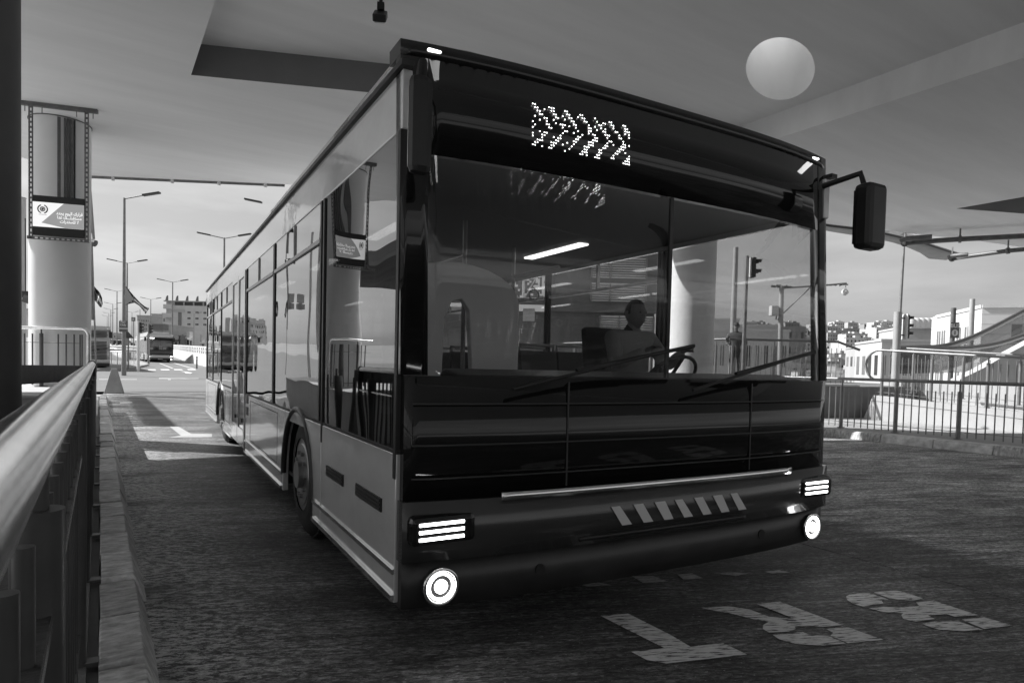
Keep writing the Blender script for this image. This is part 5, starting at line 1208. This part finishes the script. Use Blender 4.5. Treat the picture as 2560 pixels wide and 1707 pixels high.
# ------------------------------------------------------------------ station building behind the bus
D2 = 26
def sb(px, py, d=D2): return at(px, py, d=d)
o0 = Vector((sb(985, 900).x, sb(985, 900).y, 0)); S = D2/F
t = thing('station_building', 'dark station building with louvres and perforated screens behind the bus', 'building', o0, -PSI)
X = lambda px: (px-985)*S
Zp = lambda py, px=1300: at(px, py, d=D2).z
wb = X(1640)
mb = MB(); mb.box(0, wb, .6, 10, -.5, Zp(775)); obj('lower_wall', mb, 'concrete_dark', t)
mb = MB(); mb.box(X(1385), wb, .3, 10, Zp(775)+.001, Zp(560)); obj('upper_wall', mb, 'concrete_dark', t)
mb = MB(); mb.box(-1, wb, -.2, 10, Zp(560)+.001, Zp(540)); obj('roof', mb, 'concrete_dark', t)
mb = MB(); mb.box(-1, X(1385), .0, .25, Zp(760), Zp(745)); obj('screen_beam', mb, 'steel_dark', t)
for px0, px1, py0, py1 in ((1475, 1608, 638, 690), (1475, 1608, 705, 748), (1500, 1630, 785, 870)):
    f = MB(); z0, z1 = Zp(py1), Zp(py0)
    for a, b, c, d in ((X(px0)-.06, X(px0), z0, z1), (X(px1), X(px1)+.06, z0, z1), (X(px0+44), X(px0+44)+.05, z0, z1)): f.box(a, b, .0, .28, c, d)
    f = obj('louvre_frame', f, 'rail_grey', t); z = z0
    blade = MB().box(X(px0), X(px1), 0, .14, 0, .025).mesh('louvre_blade', 'column')
    while z < z1: put('louvre_blade', blade, f, (0, .06, z), (radians(28), 0, 0)); z += .095
# perforated screens
rp = random.Random(5)
pan = [(1055, 1113), (1120, 1170), (1172, 1235), (1238, 1305), (1308, 1370)]
for k, (a, b) in enumerate(pan):
    z0, z1 = Zp(744), Zp(630); mb = MB(); c = .085; nx_ = int((X(b)-X(a))/c); nz_ = int((z1-z0)/c)
    for i in range(nx_):
        for j in range(nz_):
            u, v = i/nx_, j/nz_
            tri = abs((u*.9+v*.55)-(.75)) < .16 and k in (0, 2, 4)
            if tri and not (i % 7 == 0 or j % 9 == 0): continue
            if rp.random() < (.42 if ((i//4+j//3+k) % 3 == 0) else .12): continue
            x = X(a)+i*c; z = z0+j*c; mb.box(x+.001, x+c-.001, 0, .02, z+.001, z+c-.001)
    obj('perforated_screen', mb, 'rail_grey', t, kind='stuff')
    mb = MB(); mb.box(X(a)-.06, X(a)-.005, -.05, .1, z0, z1); mb.beam((X(a), -.03, z0), (X(b), -.03, z1), .05, .07, up=(0, 1, 0)); obj('screen_post', mb, 'column', t)
# pale panels standing in for lit shop openings, and a lettered fascia
for px0, px1, py0, py1, mm in ((1110, 1150, 768, 786, 'stone_white'), (1305, 1335, 768, 800, 'white_paint'), (1160, 1240, 830, 895, 'concrete_light')):
    mb = MB(); mb.box(X(px0), X(px1), .55, .598, Zp(py1), Zp(py0)); obj('wall_panel', mb, mm, t)
text('BUS', .32, 'stone_mid', t, (X(1158), .59, Zp(796)), (pi/2, 0, 0), name='fascia_lettering')

# ------------------------------------------------------------------ right background
# white stone building
def corner_building():
    dC = 62; c = at(2456, 762, d=dC); zb = g(c.x, c.y); Hh = c.z-zb
    t = thing('stone_building', 'white stone building with narrow paired windows at the right edge', 'building', (c.x, c.y, zb), 0)
    # left facade runs away to the left, right facade towards the right edge
    L1 = at(2343, 780, d=74); R1 = at(2620, 745, d=60)
    def facade(P, nm, mm):
        v = Vector((P.x-c.x, P.y-c.y, 0)); L = v.length; an = atan2(v.y, v.x); f = MB(); f.box(0, L, 0, .4, -3, Hh); return v, L, an
    v1, Ln1, a1 = facade(L1, '', ''); v2, Ln2, a2 = facade(R1, '', '')
    mb = MB(); P = [(0, 0), (v2.x, v2.y), (v2.x+v1.x, v2.y+v1.y+6), (v1.x, v1.y)]
    mb.prism(P, 2, -4, Hh); obj('wall', mb, 'stone_white', t)
    for v, L, nm in ((v1, Ln1, 'left'), (v2, Ln2, 'right')):
        d = v/L; n = Vector((d.y, -d.x, 0))
        if n.dot(CAM-c) < 0: n = -n
        mb = MB(); a = n*.06; mb.beam(a+Vector((0, 0, Hh-.15)), a+v+Vector((0, 0, Hh-.15)), .14, .3); obj('cornice', mb, 'stone_white', t)
        zs = (Hh-3.6, Hh-8.2) ; xs_ = [L*.25, L*.42, L*.78, L*.90] if nm == 'left' else [L*.55, L*.80]
        for z in zs:
            for x in xs_:
                for k in (0, 1):
                    w_ = .42 if nm == 'left' else .8; b = d*(x+k*(w_+.28))+n*.015
                    mb = MB(); mb.beam(b+Vector((0, 0, z)), b+Vector((0, 0, z+1.7)), w_, .06, up=n); wv = obj('window', mb, 'window_mid', t)
                    mb = MB(); mb.beam(b+n*.04+d*(-w_/2-.05)+Vector((0, 0, z-.06)), b+n*.04+d*(w_/2+.05)+Vector((0, 0, z-.06)), .12, .1); obj('sill', mb, 'stone_white', wv)
        for q in range(9):       # stone course joints
            z = Hh-.9-q*.95; mb = MB(); mb.beam(n*.006+Vector((0, 0, z)), v+n*.006+Vector((0, 0, z)), .012, .03); obj('course_joint', mb, 'stone_grey', t)
    d = v1/Ln1; an = atan2(-d.y, -d.x); n = Vector((d.y, -d.x, 0)); n = n if n.dot(CAM-c) > 0 else -n
    mid = v1*.62+n*.1
    mb = MB(); px = 0
    for k, (dx, dz, lx, lz) in enumerate(((0, 0, .3, .5), (.5, -.3, .7, .8), (1.0, 0, .3, .3), (1.5, 0, .25, .35), (2.0, 0, .3, .3))):
        mb.tube([mid-d*(dx)+Vector((0, 0, Hh-1.8+dz)), mid-d*(dx+lx)+Vector((0, 0, Hh-1.8+dz+lz))], .05, 6); mb.tube([mid-d*(dx+.1)+Vector((0, 0, Hh-1.8)), mid-d*(dx+.4)+Vector((0, 0, Hh-1.8))], .05, 6)
    obj('facade_lettering', mb, 'stone_mid', t)
corner_building()
t0 = block(2205, 2345, 853, 95, 'long low pale building left of the white stone building', 'far_b', 2, 9, name='low_building')
t0 = block(2262, 2338, 820, 110, 'flat roofed building carrying a row of white water tanks', 'stone_grey', 1, 3, name='low_building')
tk = MB().tube([(0, 0, 0), (0, 0, 1.5), (0, 0, 1.75)], [.85, .85, .5], 16).mesh('water_tank', 'white_paint')
for k in range(5):
    o = put('water_tank', tk); q = at(2275+k*13.2, 821, d=109); o.location = q; tag(o, ['leftmost white water tank on the flat roof', 'second white water tank from the left on the flat roof', 'middle white water tank on the flat roof', 'fourth white water tank from the left on the flat roof', 'rightmost white water tank, next to the stone building'][k], 'water tank', 'white rooftop water tanks')
block(1778, 1845, 800, 120, 'pale building with dark roof panels seen through the windscreen behind the man', 'stone_white', 2, 4)
block(1848, 1950, 815, 135, 'low flat pale building left of the camera mast', 'stone_white', 2, 6)
block(1775, 1960, 828, 100, 'long pale building with horizontal bands, lowest behind the man', 'stone_grey', 2, 9)
block(1955, 2010, 818, 300, 'grey blocky building just right of the camera mast', 'far_c', 4, 4)
block(2160, 2215, 868, 130, 'small pale house left of the right traffic light', 'far_b', 3, 4)
# hillside city
rh = random.Random(21); cnt = 0
hw = {}
for mm in ('far_a', 'far_b', 'far_c'):
    for k in range(3):
        W_, H_ = (9+3*k, 8+2.5*k); b = MB(); b.box(0, W_, 0, 9, -4, H_); b.box(-.2, W_+.2, -.2, .1, H_, H_+.7); b.box(W_*.6, W_*.85, 3, 6, H_, H_+2.4); hw[(mm, k)] = (b.mesh('house', mm), W_, H_)
wn = {}
for k in range(3):
    W_, H_ = (9+3*k, 8+2.5*k); b = MB(); rows = 2+k; cols = 3+k
    for r in range(rows):
        for c in range(cols): b.box(W_*(c+.3)/cols, W_*(c+.68)/cols, -.06, .02, H_-1.2-(r+.62)*(H_-.6)/rows+.3, H_-1.2-(r+.62)*(H_-.6)/rows+1.9)
    wn[k] = b.mesh('windows', 'window_dark')
while cnt < 260:
    px = rh.uniform(1740, 2360); r = rh.choice((rh.uniform(240, 420), rh.uniform(400, 640), rh.uniform(600, 900)))
    v = ray(px, 900); v.z = 0; v.normalize(); p = v*r; z = g(p.x, p.y); mm = rh.choice(('far_a', 'far_a', 'far_b', 'far_c')); k = rh.randrange(3)
    me, W_, H_ = hw[(mm, k)]; o = put('hillside_house', me, None, (p.x, p.y, z), (0, 0, -PSI+rh.uniform(-.5, .5)))
    tag(o, 'small flat-roofed pale house among many on the far hillside', 'house', 'flat-roofed houses on the far hillside'); put('windows', wn[k], o, kind='stuff'); cnt += 1
for k in range(16):
    px = rh.uniform(40, 78); r = rh.uniform(420, 700); v = ray(px, 900); v.z = 0; v.normalize(); p = v*r; me, W_, H_ = hw[('far_a', k % 3)]
    o = put('hillside_house', me, None, (p.x, p.y, r*.030), (0, 0, -PSI+rh.uniform(-.4, .4))); tag(o, 'pale house beyond the platform, seen in the gap left of the column', 'house', 'pale houses in the left gap'); put('windows', wn[k % 3], o, kind='stuff')
# trees scattered on the hillside and behind the low buildings
def tree(x, y, z, h, label):
    t = thing('tree', label, 'tree', (x, y, z), 0, 'dark trees among the far buildings'); mb = MB(); mb.tube([(0, 0, 0), (.05, 0, h*.5), (0, .05, h*.75)], [h*.03, h*.02, h*.01], 8)
    for k in range(4): a = k*1.6; mb.tube([(0, 0, h*.4), (cos(a)*h*.2, sin(a)*h*.2, h*.65)], [h*.014, h*.006], 5)
    obj('trunk', mb, 'bark', t); mb = MB()
    for k in range(420):
        a = rh.uniform(0, 2*pi); q = rh.random()**.5*h*.34; zz = h*(.35+.65*rh.random()); q *= (1.15-abs(zz/h-.6)*1.6); c = Vector((q*cos(a), q*sin(a), zz)); s = h*.035
        u = Vector((rh.uniform(-1, 1), rh.uniform(-1, 1), rh.uniform(-1, 1))).normalized()*s; w_ = u.cross(Vector((rh.uniform(-1, 1), rh.uniform(-1, 1), 1))).normalized()*s
        mb.quad(c-u, c-w_, c+u, c+w_)
    obj('crown', mb, 'foliage', t)
for k in range(14):
    px = rh.uniform(1780, 2330); d = rh.uniform(140, 420); p = at(px, 900, d=d); tree(p.x, p.y, g(p.x, p.y), rh.uniform(5, 9), 'dark round tree among the pale hillside houses')
# parked car / white canopy visible low between the bars
p = at(2110, 952, d=34)
for k, px in enumerate((2075, 2120, 2165)):
    p = at(px, 950, d=36); t = thing('parked_car', ['white car below the right railing, left one', 'white car below the right railing, middle one', 'white car below the right railing, right one'][k], 'car', (p.x, p.y, -.6), -PSI+.15); put('body', CP[0], t); put('windows', CP[2], t)
    for x in (-1.35, 1.35):
        for y in (-.78, .7): put('wheel', CP[3], t, (x, y, .32))
